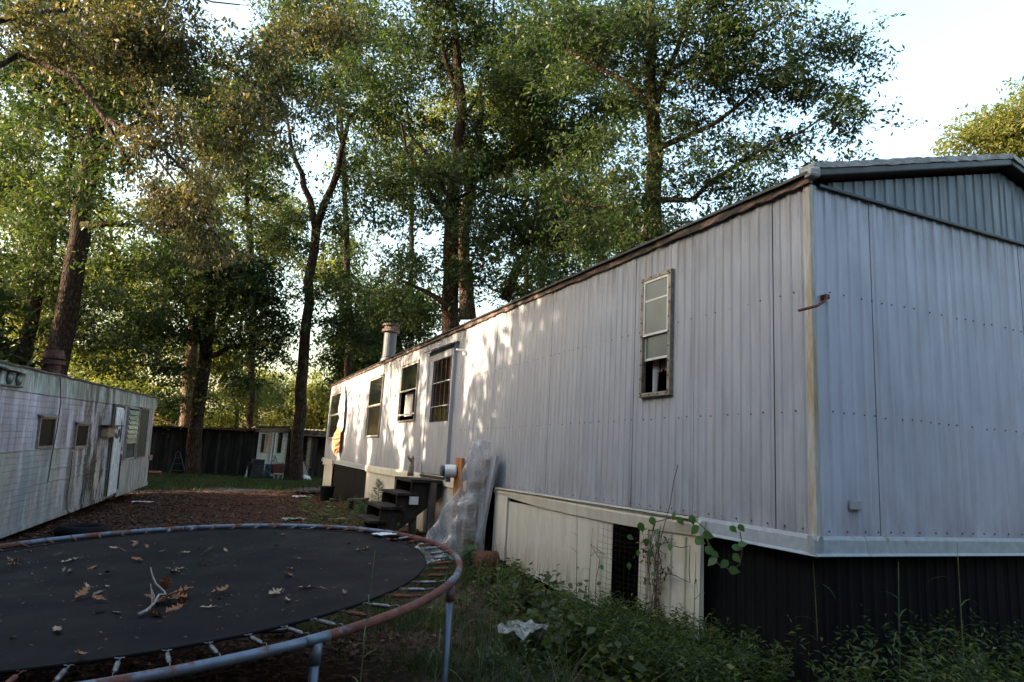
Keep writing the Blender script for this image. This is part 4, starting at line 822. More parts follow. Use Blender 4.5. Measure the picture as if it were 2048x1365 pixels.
# ------------------------------------------------------------------ sun gaps in the foliage (where the photograph shows sun on surfaces)
SPOTS = []   # (x, y, z, radius)
def wall(y, z0, z1, r, n=None, dy=0):
    n = n or max(1, int(abs(z1-z0)/.15)+1)
    for k in range(n): t = k/max(1, n-1); SPOTS.append((3.49, y+dy*t, z0+(z1-z0)*t, r))
wall(9.65, 1.9, 1.1, .17, dy=.3); wall(9.25, 1.85, 1.6, .10); wall(9.95, .95, .75, .07)
wall(11.9, .85, .1, .20, dy=-.15); wall(10.5, 1.6, .6, .10); wall(12.1, 1.7, 1.2, .08); wall(13.0-.8, 1.6, 1.0, .06)
wall(13.6, .5, -.28, .24, dy=-.3); wall(12.7, .5, .1, .08); wall(14.4, 1.7, .7, .24, dy=.3); wall(14.9, .6, .2, .14)
wall(16.4, .3, -.2, .28); wall(15.1, 1.9, 1.4, .15); wall(17.7, 1.0, -.1, .17, dy=.2); wall(18.6, 1.2, .5, .12); wall(19.4, 1.9, -.1, .2, dy=.8); wall(20.6, 1.3, .0, .32); wall(21.7, .9, .0, .14)
wall(7.1, -.6, -.95, .09); wall(5.9, -.65, -1.0, .10, dy=.2); wall(4.4, -.75, -1.15, .08); wall(14.0, .9, .4, .2); wall(16.0, 1.6, .9, .2)
wall(6.85, 1.78, 1.6, .055); wall(8.3, 1.7, 1.5, .05); wall(6.9, .45, .1, .05)
for u, v, y, r in ((1310, 1215, 4.5, .05), (1405, 1200, 4.25, .07), (1160, 1060, 6.3, .05)): p = onx(u, v, 3.45); SPOTS.append((p[0], p[1], p[2], r))
for x in np.linspace(-1.6, 3.2, 13): SPOTS.append((x, 21.6+.55*x+.3*math.sin(x*3), -1.4, .40 if x > .2 else .25))
for u, v, y, r in ((540, 880, 31, .3), (530, 875, 31, .3), (645, 870, 31, .25)): p = ony(u, v, y); SPOTS.append((p[0], p[1], p[2], r))
SPOTS = [t+(.3,) for t in SPOTS]
for u, v, d, rr in ((172, 345, 22, .45), (150, 520, 22, .35), (118, 560, 22, .3), (128, 640, 22, .25), (355, 400, 11.4, .4), (430, 470, 11.3, .35), (935, 440, 29, .7), (932, 520, 29, .4), (380, 800, 36, .6), (378, 850, 36, .5), (835, 360, 25.5, .5), (632, 470, 27, .5), (600, 330, 27, .6), (870, 640, 25.5, .4)):
    p = dep(u, v, d); SPOTS.append((p[0], p[1], p[2], rr, 1.6))
SPOTS = np.array(SPOTS)
def cull(P):
    keep = np.ones(len(P), bool)
    for sx, sy, sz, r, tm in SPOTS:
        d = P-np.array([sx, sy, sz]); t = d@SUN; q = np.linalg.norm(d-t[:, None]*SUN, axis=1); keep &= ~((q < r+.03+.0045*np.maximum(t, 0)) & (t > tm))
    return keep
# ------------------------------------------------------------------ trees
def leaves(C, per, spread, size, droop=.25, seed=0, tint=(0, 1), width=.42, flat=.6, nsp=8):
    per = int(per*1.25)
    r = np.random.default_rng(seed); C = np.repeat(C, nsp, 0); ns = len(C); k = max(3, per//nsp)
    sd = r.normal(size=(ns, 3)); sd[:, 2] = sd[:, 2]*.38-droop*.35; sd /= np.linalg.norm(sd, axis=1)[:, None]
    O = C+r.normal(size=(ns, 3))*spread*np.array([.42, .42, .16]); ln = spread*r.uniform(.7, 1.7, ns); st = np.repeat(r.normal(size=ns)*.10, k)
    O = np.repeat(O, k, 0); sd = np.repeat(sd, k, 0); t = r.random(len(O))**.8; L_ = np.repeat(ln, k)
    P = O+sd*(t*L_)[:, None]; P[:, 2] -= (t*L_)**2*.22*(1+2*droop); P += r.normal(size=P.shape)*.05*(spread/.4)
    kk = cull(P); P = P[kk]; sd = sd[kk]; st = st[kk]; n = len(P)
    d = sd*.9+r.normal(size=(n, 3))*.75; d[:, 2] -= droop; d /= np.linalg.norm(d, axis=1)[:, None]
    nn = r.normal(size=(n, 3))*.6; nn[:, 2] += 1.0; s = np.cross(d, nn); s /= np.linalg.norm(s, axis=1)[:, None]; nn = np.cross(s, d)
    L = size*r.choice([.55, .8, 1.0, 1.25], n)[:, None]*r.uniform(.8, 1.15, n)[:, None]; Wd = L*width*.5
    V = np.stack([P, P+d*L*.55+s*Wd+nn*L*.10, P+d*L, P+d*L*.55-s*Wd+nn*L*.06], 1).reshape(-1, 3)
    T = np.clip(r.beta(1.6, 2.4, n)*(tint[1]-tint[0])+tint[0]+st+.05*r.normal(size=n), 0, 1)
    return V, np.arange(4*n).reshape(-1, 4), T
def resample(P, R, step):
    out = []; ro = []
    for a, b, ra, rb in zip(P, P[1:], R, R[1:]):
        n = max(1, int(np.linalg.norm(b-a)/step))
        for k in range(n): out.append(a+(b-a)*k/n); ro.append(ra+(rb-ra)*k/n)
    return out+[P[-1]], ro+[R[-1]]
TREES = 0
def tree(trunk, limbs, blobs, ncl, per, spread, size, label, name='oak_tree', leafm='leaf', barkm='bark', tint=(0, 1), group=None, low=0, twigs=False, seed=None, minr=.012, rfac=1.0, droop=.25, fill=.75):
    global TREES; TREES += 1; seed = seed or TREES*17; r = np.random.default_rng(seed)
    base = np.array(trunk[0][0]); root = empty(name, tuple(base), label, 'tree', group); world_children(root)
    nodes = []; nr = []; tb = MB()
    def wobble(P, amp): return [p+(r.normal(size=3)*amp if 0 < k < len(P)-1 else 0) for k, p in enumerate(P)]
    P, R_ = resample([np.array(p, float) for p, _ in trunk], [q for _, q in trunk], .7); P = wobble(P, .03)
    # root flare
    R_[0] *= 1.2; tb.tube(P, R_, 12); tb.build('trunk', M[barkm], root, smooth=True); nodes += P; nr += R_
    lb = MB()
    for L in limbs:
        P, R_ = resample([np.array(p, float) for p, _ in L], [q for _, q in L], .5); P = wobble(P, .04); m = MB().tube(P, R_, 8); m.build('limb', M[barkm], root, smooth=True); nodes += P; nr += R_
    # clump centres
    vol = np.array([b[1]**2*b[2] for b in blobs]); cnt = np.maximum(4, (ncl*vol/vol.sum()).astype(int)); C = []
    for (c, rad, vr), k in zip(blobs, cnt):
        na = max(3, k//8); S = np.array([rad, rad, vr]); d = r.normal(size=(na, 3)); d /= np.linalg.norm(d, axis=1)[:, None]; ext = r.uniform(.7, 1.28, na); o0 = r.normal(size=(na, 3))*.30
        for q in range(k):
            a_ = q % na; t_ = r.uniform(.12, 1)**.7; C.append((np.array(c)+(o0[a_]*(1-t_)+d[a_]*ext[a_]*t_)*S+r.normal(size=3)*np.array([.13, .13, .045])*rad)[None])
    C = np.concatenate(C); C = C[cull(C)]; N = np.array(nodes[int(len(nodes)*0):]); NR = np.array(nr)
    dist = np.array([np.linalg.norm(N-c, axis=1).min() for c in C]); 
    for k in np.argsort(dist):
        c = C[k]; d = np.linalg.norm(N-c, axis=1)+1.0*np.maximum(0, N[:, 2]-c[2]+.2*np.linalg.norm((N-c)[:, :2], axis=1)); j = int(np.argmin(d)); a = N[j]; L = np.linalg.norm(c-a)
        if L < .15: continue
        r0 = min(NR[j]*.7, (.008+.011*L)*rfac+.004); n = max(2, int(L/.55)); sag = np.array([0, 0, .12*L]); off = r.normal(size=3)*.08*L
        P = [a+(c-a)*t+(sag+off)*math.sin(math.pi*t) for t in np.linspace(0, 1, n+1)]; Rr = [max(minr*.5, r0*(1-t*.8)) for t in np.linspace(0, 1, n+1)]
        lb.tube(P, Rr, 5 if r0 > .02 else 4, cap=False); N = np.vstack([N, P[1:]]); NR = np.append(NR, Rr[1:])
        if twigs:
            for _ in range(3): e = c+r.normal(size=3)*spread*np.array([1, 1, .6]); lb.tube([P[-2], (P[-2]+e)/2+r.normal(size=3)*.03, e], [.005, .004, .002], 3, cap=False)
    o = lb.build('branches', M[barkm], root, smooth=True); o['kind'] = 'stuff'
    C = np.vstack([C, C+r.normal(size=C.shape)*spread*.9])
    V, F, T = leaves(C, per//2, spread, size, droop, seed+1, tint); me = npmesh('crown', V, F, M[leafm], T); o = link('crown', me, root); o['kind'] = 'stuff'
    return root
D = dep
def B(u, v, d, pr, vr=None): return (D(u, v, d), pr*d/FPX, (vr or pr)*d/FPX)
def pt(L, d): return [(D(u, v, dd if dd else d), r) for (u, v, r, *rest) in L for dd in [rest[0] if rest else None]]
def base_pt(u, v, d): p = D(u, v, d); return np.array([p[0], p[1], float(gz(p[0], p[1]))-.15])
def trk(d, L, fromground=True):
    P = pt(L, d)
    if fromground: p = P[0][0]; P = [(np.array([p[0], p[1], float(gz(p[0], p[1]))-.15]), P[0][1]*1.15)]+P
    return P
# A: big oak at left behind the camper
tree(trk(22, [(112, 745, .37), (130, 640, .33), (150, 520, .31), (172, 380, .28), (192, 260, .25), (205, 140, .26), (215, 20, .2), (222, -90, .12)]),
     [pt([(165, 452, .15), (215, 449, .10), (270, 452, .07)], 21.8), pt([(185, 320, .22), (120, 210, .14), (60, 150, .09), (0, 90, .05)], 21.5), pt([(195, 250, .2), (260, 170, .15), (310, 90, .1), (340, 0, .06)], 21.6), pt([(178, 340, .15), (230, 270, .1), (300, 230, .06)], 21.2)],
     [B(190, 40, 21, 190), B(60, 200, 22, 150), B(320, 150, 21, 130), B(30, 420, 23, 110, 140), B(300, 470, 21, 80, 60), B(70, 610, 23, 110, 90), B(250, 640, 23, 90, 70), B(150, 330, 20, 120, 90)], 380, 150, .55, .17,
     'massive oak with reddish brown trunk rising behind the camper roof', tint=(0, .95))
tree(trk(26, [(50, 700, .27), (78, 560, .24), (112, 430, .2), (140, 320, .16), (160, 180, .1)]), [], [B(130, 200, 26, 110), B(20, 330, 26, 120), B(60, 500, 27, 100), B(200, 560, 28, 90)], 160, 120, .6, .18,
     'thinner dark leaning trunk left of the massive oak', tint=(.1, 1), leafm='leaf')
tree(trk(29, [(60, 700, .15), (62, 560, .13), (60, 430, .10), (55, 280, .06)]), [], [B(40, 560, 30, 130, 170), B(150, 700, 31, 110, 50), B(240, 500, 31, 100)], 160, 110, .6, .2,
     'slender straight tree at the left edge of the picture', leafm='leaf_sunlit', tint=(0, .9))
# C: tree before the dark shed
tree(trk(26.5, [(383, 948, .30), (388, 880, .27), (400, 780, .25), (408, 720, .24), (418, 640, .2), (426, 560, .16), (430, 470, .12)]),
     [pt([(412, 715, .13), (460, 695, .10), (520, 685, .07), (580, 668, .04)], 26.3), pt([(415, 690, .12), (445, 640, .09), (480, 600, .06)], 26), pt([(412, 700, .14), (385, 640, .10), (365, 590, .07), (355, 540, .04)], 26.8)],
     [B(430, 620, 26, 120, 60), B(540, 660, 26, 90, 40), B(330, 640, 26, 100, 60), B(420, 520, 26, 110, 80), B(520, 560, 26, 80, 60), B(300, 740, 26, 80, 30), B(470, 760, 26, 70, 22), B(350, 800, 26, 60, 22)], 260, 130, .5, .17,
     'dark trunked oak standing in the grass before the plank shed', tint=(0, 1))
tree(trk(36, [(372, 860, .36), (380, 760, .33), (390, 660, .28), (398, 600, .22), (392, 540, .12)]), [pt([(392, 650, .2), (372, 600, .15), (352, 545, .1)], 36)],
     [B(380, 560, 36, 120, 70), B(300, 680, 37, 90, 60), B(460, 700, 37, 80, 50), B(250, 780, 38, 70, 40)], 170, 110, .65, .24, 'pinkish sunlit trunk standing behind the plank shed', barkm='bark_sunlit', leafm='leaf_sunlit', tint=(0, .9))
# E: slender forked tree
tree(trk(27, [(592, 952, .27), (594, 900, .25), (599, 820, .235), (604, 740, .22), (611, 650, .20), (620, 560, .19), (628, 500, .18), (632, 460, .18)]),
     [pt([(632, 460, .16), (620, 400, .13), (606, 350, .11), (585, 290, .08), (575, 240, .05)], 27), pt([(632, 460, .17), (655, 400, .14), (675, 345, .13), (682, 300, .11), (700, 245, .08), (720, 215, .05)], 27), pt([(676, 345, .07), (695, 335, .05), (705, 345, .03)], 27), pt([(684, 290, .06), (672, 235, .05), (668, 190, .03)], 27)],
     [B(675, 265, 27, 38, 28), B(560, 170, 27, 90, 55), B(560, 300, 27, 70, 45), B(690, 150, 27, 70, 50), B(700, 640, 27.5, 60, 90), B(560, 480, 27, 60, 70), B(700, 420, 27.5, 50, 60), B(660, 560, 27, 40, 60)], 190, 100, .42, .17,
     'slender brown tree forking into two limbs right of the white shack', tint=(0, .8))
# F: centre pair behind the mobile home
tree(trk(26, [(905, 680, .34), (900, 600, .33), (903, 500, .30), (905, 420, .27), (912, 330, .24), (925, 230, .2), (915, 120, .16), (905, 20, .12), (900, -90, .08)], False),
     [pt([(900, 440, .12), (865, 400, .11), (835, 350, .09), (815, 300, .06), (800, 240, .04)], 25.5), pt([(903, 400, .10), (880, 350, .08), (850, 300, .06), (820, 270, .04)], 25), pt([(905, 620, .16), (880, 600, .12), (850, 580, .08), (800, 560, .05)], 25.5), pt([(908, 400, .08), (950, 380, .06), (1000, 390, .05), (1080, 410, .03)], 25.5), pt([(925, 230, .12), (890, 120, .09), (860, 0, .07), (850, -60, .05)], 26), pt([(925, 240, .1), (960, 190, .08), (985, 80, .06), (990, -20, .04)], 26)],
     [B(900, 40, 26, 190, 120), B(760, 230, 25, 130, 110), B(1010, 180, 26, 150, 120), B(860, 360, 25, 140, 80), B(990, 400, 25, 140, 90), B(780, 420, 25, 90, 80), B(850, 520, 24.5, 130, 55), B(1000, 540, 25, 120, 60), B(740, 560, 25, 70, 40), B(740, 90, 25, 110, 70)], 460, 118, .5, .17,
     'tall dark oak rising behind the rusty eave of the mobile home, many limbs', tint=(0, .85))
tree(trk(29, [(935, 640, .33), (928, 520, .31), (925, 470, .30), (935, 410, .28), (945, 360, .22), (955, 300, .16), (965, 180, .1)], False), [pt([(940, 400, .14), (965, 385, .11), (975, 350, .07)], 29)],
     [B(1080, 330, 29, 110), B(1100, 480, 29, 110, 90), B(960, 300, 29, 100), B(1040, 590, 29, 90, 50), B(820, 620, 29, 80, 40)], 240, 120, .6, .2, 'sunlit pinkish trunk just right of the tall dark oak', barkm='bark_sunlit', tint=(.15, 1))
# dead bare limbs
# G: oak behind the near end
tree(trk(18, [(1305, 480, .24), (1303, 400, .22), (1310, 300, .20), (1306, 230, .185), (1300, 150, .15), (1303, 60, .11), (1300, -60, .06)], False),
     [pt([(1310, 255, .11), (1285, 200, .08), (1250, 165, .065), (1190, 130, .05), (1130, 100, .03)], 17.5), pt([(1308, 230, .10), (1335, 150, .085), (1360, 100, .07), (1380, 30, .05), (1395, -40, .03)], 18), pt([(1365, 95, .04), (1400, 30, .03), (1440, 25, .025), (1490, 0, .015)], 18),
      pt([(1310, 300, .09), (1400, 260, .07), (1470, 220, .05), (1540, 150, .03), (1640, 100, .015)], 17.5), pt([(1305, 400, .09), (1380, 400, .07), (1450, 350, .06), (1540, 290, .04), (1640, 240, .02)], 17.5), pt([(1303, 440, .07), (1230, 420, .05), (1130, 400, .03)], 17.5), pt([(1340, 140, .06), (1440, 100, .05), (1560, 40, .03)], 17.5)],
     [B(1300, 60, 18, 170, 110), B(1180, 130, 18, 120, 100), B(1450, 120, 17.5, 150, 110), B(1600, 110, 17.5, 120, 80), B(1640, 190, 17.5, 85, 75), B(1700, 130, 17.5, 60, 60), B(1560, 270, 17.5, 110, 55), B(1400, 280, 17.5, 120, 80), B(1280, 380, 17, 110, 75), B(1450, 360, 17, 110, 40), B(1180, 330, 17.5, 100, 80), B(1180, 470, 17.5, 90, 55), B(1290, 470, 17.2, 90, 40), B(1680, 290, 17.5, 50, 30), B(1400, 440, 18.5, 90, 45), B(1500, 400, 18.5, 80, 40), B(1590, 340, 18.5, 70, 35), B(1330, 520, 18.5, 60, 35)], 640, 84, .36, .13,
     'broad green oak spreading over the roof at the near end of the mobile home', tint=(0, .8), twigs=True)
tree(trk(27, [(1010, 600, .2), (1040, 520, .18), (1090, 460, .14), (1130, 430, .1)], False), [pt([(1060, 490, .08), (1000, 400, .06), (1030, 300, .05), (1130, 215, .012)], 27), pt([(1085, 465, .08), (1090, 400, .06), (1120, 310, .04), (1170, 250, .012)], 27)],
     [B(1100, 560, 27, 80, 50), B(1150, 400, 27, 100, 90), B(1080, 130, 27, 110, 100), B(1180, 240, 27, 80)], 200, 120, .6, .2, 'lighter green tree between the dark oak and the broad near oak', leafm='leaf', tint=(.35, 1))
tree(trk(27, [(2030, 420, .2), (2032, 330, .17), (2030, 250, .12)], False), [], [B(1990, 245, 27, 75, 55), B(2050, 230, 27, 70, 60), B(1960, 290, 27, 55, 40), B(2040, 300, 27, 60, 40)], 130, 110, .5, .17, 'sunlit pale yellow green tree top above the gable at the right edge', leafm='leaf_sunlit', tint=(.3, 1))
# N: overhanging oak, trunk left of the frame
nb = lambda x, y, z: np.array([x, y, z], float)
tree([(nb(-6.2, 12.5, -1.6), .36), (nb(-6.1, 12.5, 1.5), .31), (nb(-5.8, 12.4, 4.0), .26), (nb(-5.4, 12.3, 6.2), .2), (nb(-5.1, 12.2, 8.4), .12)],
     [[(nb(-5.9, 12.4, 3.6), .08), (D(40, 110, 13), .055), (D(150, 160, 12.5), .045), (D(215, 240, 12.2), .045), (D(262, 330, 12), .03)], [(nb(-5.6, 12.3, 5.2), .07), (D(120, 20, 13.4), .04), (D(300, -20, 13.6), .025), (D(480, 10, 13.4), .012)], [(D(215, 240, 12.2), .04), (D(330, 300, 11.8), .03), (D(420, 390, 11.5), .018)]],
     [B(420, 90, 13, 160, 70), B(600, 170, 13.5, 110, 55), B(250, 60, 13, 160, 80), B(60, 60, 13, 120, 80), B(330, 290, 12, 80, 90), B(420, 250, 12.5, 110, 60), B(545, 250, 13, 70, 40), B(620, 60, 13.5, 100, 60)], 330, 76, .26, .105,
     'overhanging oak with browning leaves hanging from the upper left', leafm='leaf_brown', tint=(0, .85), twigs=True, minr=.008, droop=.7)
# hanging browned sprays (broken limb)
tree([(D(215, 240, 12.1), .03), (D(300, 300, 11.6), .022), (D(380, 400, 11.3), .015), (D(440, 480, 11.2), .008)], [], [B(350, 400, 11.4, 60, 60), B(410, 470, 11.3, 60, 50), B(300, 350, 11.5, 50, 50), B(470, 510, 11.3, 35, 30), B(290, 250, 11.6, 60, 40), B(400, 380, 11.3, 70, 60)], 130, 56, .17, .075,
     'drooping broken limb with dry brown leaves hanging before the big oak', name='hanging_limb', leafm='leaf_brown', tint=(.2, .9), twigs=True, droop=1.4)
tree(trk(33, [(1080, 600, .2), (1085, 400, .17), (1095, 200, .12), (1100, 60, .08)], False), [], [B(1110, 60, 33, 150, 100), B(1010, 60, 33, 120, 90), B(1200, 40, 33, 120, 90), B(1120, 260, 33, 130, 80)], 190, 100, .7, .2, 'tall green tree filling the canopy between the dark oak and the near oak', tint=(.1, 1))
tree(trk(33, [(690, 900, .2), (700, 650, .17), (690, 400, .13), (680, 150, .08)]), [], [B(700, 60, 33, 130, 90), B(600, 60, 33, 110, 70), B(760, 340, 33, 90, 80), B(700, 560, 33, 80, 60), B(640, 20, 33, 110, 60)], 240, 110, .65, .2, 'tall airy tree closing the canopy right of the forked tree', tint=(.1, 1))
tree(trk(31, [(500, 900, .16), (505, 650, .14), (495, 400, .11), (490, 200, .07)]), [pt([(505, 640, .09), (470, 560, .07), (440, 500, .05)], 31)], [B(480, 330, 31, 110, 80), B(540, 420, 31, 80, 60), B(420, 250, 31, 110, 80), B(460, 180, 31, 110, 70), B(380, 560, 31, 80, 50)], 240, 110, .6, .19, 'slim tree with yellowing crown between the shed oak and the forked tree', tint=(.3, 1))
# background trees, sunlit, beyond the sheds
def far_tree(u, v, d, pr, lab, tint=(0, 1), lm='leaf_sunlit', n=120, vr=None, per=100):
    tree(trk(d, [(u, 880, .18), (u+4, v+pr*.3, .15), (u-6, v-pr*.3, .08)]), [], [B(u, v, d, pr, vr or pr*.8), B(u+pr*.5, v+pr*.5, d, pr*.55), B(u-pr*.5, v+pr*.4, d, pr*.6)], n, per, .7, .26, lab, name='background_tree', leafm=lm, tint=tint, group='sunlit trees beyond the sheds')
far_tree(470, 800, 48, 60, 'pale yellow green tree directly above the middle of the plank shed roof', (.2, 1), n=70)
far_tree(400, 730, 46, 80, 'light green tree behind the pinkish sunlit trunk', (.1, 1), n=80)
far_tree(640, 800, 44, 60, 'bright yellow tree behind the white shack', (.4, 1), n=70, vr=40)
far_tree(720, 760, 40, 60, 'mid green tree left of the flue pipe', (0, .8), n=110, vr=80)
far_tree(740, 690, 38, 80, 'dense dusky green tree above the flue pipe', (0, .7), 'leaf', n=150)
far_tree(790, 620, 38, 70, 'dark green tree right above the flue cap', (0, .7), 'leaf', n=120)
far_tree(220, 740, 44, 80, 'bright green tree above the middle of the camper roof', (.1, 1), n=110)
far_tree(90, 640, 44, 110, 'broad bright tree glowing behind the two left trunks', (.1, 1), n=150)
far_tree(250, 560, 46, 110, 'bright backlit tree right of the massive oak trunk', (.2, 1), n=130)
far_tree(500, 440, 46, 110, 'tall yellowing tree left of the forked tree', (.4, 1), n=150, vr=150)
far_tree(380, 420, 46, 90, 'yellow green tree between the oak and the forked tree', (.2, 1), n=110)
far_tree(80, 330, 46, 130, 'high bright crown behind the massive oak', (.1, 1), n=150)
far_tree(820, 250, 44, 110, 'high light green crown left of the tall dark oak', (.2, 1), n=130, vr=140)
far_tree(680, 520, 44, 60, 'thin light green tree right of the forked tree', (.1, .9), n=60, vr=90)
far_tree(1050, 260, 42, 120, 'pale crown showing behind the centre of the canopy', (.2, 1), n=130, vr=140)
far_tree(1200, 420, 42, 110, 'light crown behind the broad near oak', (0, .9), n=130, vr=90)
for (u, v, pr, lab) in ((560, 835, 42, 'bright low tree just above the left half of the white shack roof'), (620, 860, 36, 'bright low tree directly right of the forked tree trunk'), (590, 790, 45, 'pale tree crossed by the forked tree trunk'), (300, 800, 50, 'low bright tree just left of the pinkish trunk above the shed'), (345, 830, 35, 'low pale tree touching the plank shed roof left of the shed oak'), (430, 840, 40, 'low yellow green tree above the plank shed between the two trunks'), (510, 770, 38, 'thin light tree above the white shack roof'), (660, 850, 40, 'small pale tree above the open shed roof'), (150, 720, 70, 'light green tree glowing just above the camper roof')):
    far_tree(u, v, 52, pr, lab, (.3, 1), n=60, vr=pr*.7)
# unseen trees added on the left to block the sun and shade the yard
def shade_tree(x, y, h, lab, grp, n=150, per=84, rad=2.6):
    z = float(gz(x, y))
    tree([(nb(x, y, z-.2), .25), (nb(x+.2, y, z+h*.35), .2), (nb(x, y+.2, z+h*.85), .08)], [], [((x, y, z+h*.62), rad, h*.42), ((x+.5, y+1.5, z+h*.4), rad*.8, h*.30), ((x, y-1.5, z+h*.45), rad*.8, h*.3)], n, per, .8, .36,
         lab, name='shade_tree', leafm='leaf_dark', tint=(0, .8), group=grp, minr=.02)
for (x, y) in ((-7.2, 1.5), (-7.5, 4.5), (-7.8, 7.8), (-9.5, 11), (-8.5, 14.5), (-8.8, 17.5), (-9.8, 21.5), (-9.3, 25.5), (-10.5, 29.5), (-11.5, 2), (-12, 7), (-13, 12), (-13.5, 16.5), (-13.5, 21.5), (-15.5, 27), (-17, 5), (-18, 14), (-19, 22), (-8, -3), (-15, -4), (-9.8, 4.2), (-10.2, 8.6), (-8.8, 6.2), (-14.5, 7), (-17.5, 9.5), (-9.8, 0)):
    shade_tree(x, y, 9.6 if y < 10 else 7.2, 'dense unseen tree added left of the camper to shade the yard', 'unseen shade trees left of the camper', 190)
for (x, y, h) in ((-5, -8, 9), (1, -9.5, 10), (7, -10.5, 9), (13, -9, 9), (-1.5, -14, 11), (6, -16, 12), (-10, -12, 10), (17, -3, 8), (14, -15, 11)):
    shade_tree(x, y, h, 'dense unseen tree added behind the near yard to cut skylight', 'unseen shade trees behind the near yard', 130, 84, 3.0)  # unseen trees put behind the camera to dim the skylight
# ------------------------------------------------------------------ ground cover
def blades(P, h, wd, lean, seed, tint=(0, 1), seg=3):
    r = np.random.default_rng(seed); n = len(P); H = h*r.uniform(.45, 1.25, n); az = r.uniform(0, 2*math.pi, n); le = lean*r.uniform(.2, 1.3, n)*H; d = np.stack([np.cos(az), np.sin(az), np.zeros(n)], 1); a2 = az+1.57+r.normal(size=n)*.4; s = np.stack([np.cos(a2), np.sin(a2), np.zeros(n)], 1)*wd*r.uniform(.6, 1.3, n)[:, None]
    rows = []
    for k in range(seg+1):
        t = k/seg; c = P+d*(le*t**1.8)[:, None]; c = c+np.stack([0*H, 0*H, H*(t-.28*t**3*lean)], 1); ww = s*(1-t)**.6 if k < seg else s*.02; rows += [c-ww, c+ww]
    V = np.stack(rows, 1).reshape(-1, 3); b = np.arange(n)[:, None]*(2*(seg+1)); F = np.concatenate([b+np.array([2*k, 2*k+1, 2*k+3, 2*k+2]) for k in range(seg)], 0)
    T = np.clip(r.beta(1.6, 2, n)*(tint[1]-tint[0])+tint[0], 0, 1); return V, F, np.tile(T, seg)
def onground(xy, dz=-.01): return np.column_stack([xy, gz(xy[:, 0], xy[:, 1])+dz])
def stuffobj(name, V, F, T, mat, label): o = link(name, npmesh(name, V, F, mat, T)); return tag(o, label, None, None, 'stuff')
from math import pi
def nz(x, y, f, s=0): return np.sin(x*f+s)*np.cos(y*f*1.1-s*2)+.5*np.sin(x*f*2.3+y*f*1.7+s)+.4*np.cos(y*f*3.1-x*f*.6)
r_ = np.random.default_rng(5)
# far grass strip before the sheds
xy = np.column_stack([r_.uniform(-3.6, 5.5, 60000), r_.uniform(21.5, 30.8, 60000)]); edge = 22.9+.55*xy[:, 0]+.35*np.sin(xy[:, 0]*2.1)
k = (xy[:, 1] > edge+r_.normal(size=len(xy))*.35) & (r_.random(len(xy)) < np.clip((xy[:, 1]-edge)*.5, .15, 1))
stuffobj('grass', *blades(onground(xy[k]), .20, .010, .8, 3, (0, .7), 2), M['grass'], 'green grass growing in a strip before the far sheds')
# grass around the near right
xy = np.column_stack([r_.uniform(.9, 3.5, 60000), r_.uniform(2.2, 10.5, 60000)]); d = nz(xy[:, 0], xy[:, 1], 1.7); 
k = (d > .15+r_.normal(size=len(xy))*.3+np.clip((1.75-xy[:, 0])*.9, 0, 2)+np.clip((xy[:, 1]-6.8)*.3, 0, 2)) & ~((xy[:, 0] > 3.3) & (xy[:, 1] > 3.3))
stuffobj('grass', *blades(onground(xy[k]), .17, .0035, 1.0, 4, (0, .95), 3), M['grass'], 'patchy dark grass between the trampoline and the mobile home')
xy = np.column_stack([r_.uniform(2.6, 8.5, 40000), r_.uniform(1.6, 3.15, 40000)]); stuffobj('grass', *blades(onground(xy), .30, .004, .9, 6, (0, .9), 3), M['grass'], 'thick grass along the foot of the black end skirting')
xy = np.column_stack([r_.uniform(1.0, 3.4, 700), r_.uniform(2.6, 7.6, 700)]); stuffobj('grass', *blades(onground(xy), .62, .0032, .75, 8, (.2, .95), 5), M['grass'], 'long arching grass blades rising around the trampoline leg')
# leafy weeds
def weeds(P, h, leafl, seed, per=22, wd=.22, tint=(0, 1), stemw=.0022):
    r = np.random.default_rng(seed); n = len(P); H = h*r.uniform(.5, 1.2, n); az = r.uniform(0, 2*pi, n); le = H*r.uniform(.05, .45, n); d = np.stack([np.cos(az), np.sin(az), 0*az], 1)
    t = np.tile(np.linspace(.18, 1, per), n); I = np.repeat(np.arange(n), per); c = P[I]+d[I]*(le[I]*t**1.6)[:, None]; c[:, 2] += H[I]*t
    a = np.tile(np.arange(per)*2.4, n)+np.repeat(r.uniform(0, 6, n), per); up_ = r.uniform(.1, .9, len(a))*(.4+t)
    q = np.stack([np.cos(a), np.sin(a), up_], 1); q /= np.linalg.norm(q, axis=1)[:, None]; s = np.stack([-np.sin(a), np.cos(a), r.normal(size=len(a))*.4], 1); L = (leafl*r.uniform(.6, 1.3, len(a))*(1.15-.5*t))[:, None]
    dn = np.array([0, 0, -1.0])
    V = np.stack([c, c+q*L*.45+s*L*wd*.5, c+q*L+dn*L*.25, c+q*L*.45-s*L*wd*.5], 1).reshape(-1, 3); F = np.arange(4*len(a)).reshape(-1, 4); T = np.clip(r.beta(2, 2.2, len(a))*(tint[1]-tint[0])+tint[0]+.15*(t-.5), 0, 1)
    B_, G_, T2 = blades(P, h, stemw, .3, seed+1, (.3, .6), 3); return np.vstack([V, B_]), np.vstack([F, G_+len(V)]), np.append(T, T2)
def wpos(n, x0, x1, y0, y1, f=2.0, th=-.2, seed=0): r = np.random.default_rng(seed); xy = np.column_stack([r.uniform(x0, x1, n), r.uniform(y0, y1, n)]); k = nz(xy[:, 0], xy[:, 1], f, seed) > th+.4*r.normal(size=n); return onground(xy[k])
stuffobj('weeds', *weeds(wpos(1500, 2.65, 3.38, 3.3, 5.15, 2, -.6, 1), .44, .085, 11, 22), M['weed'], 'mass of narrow leaved green weeds before the cream skirting')
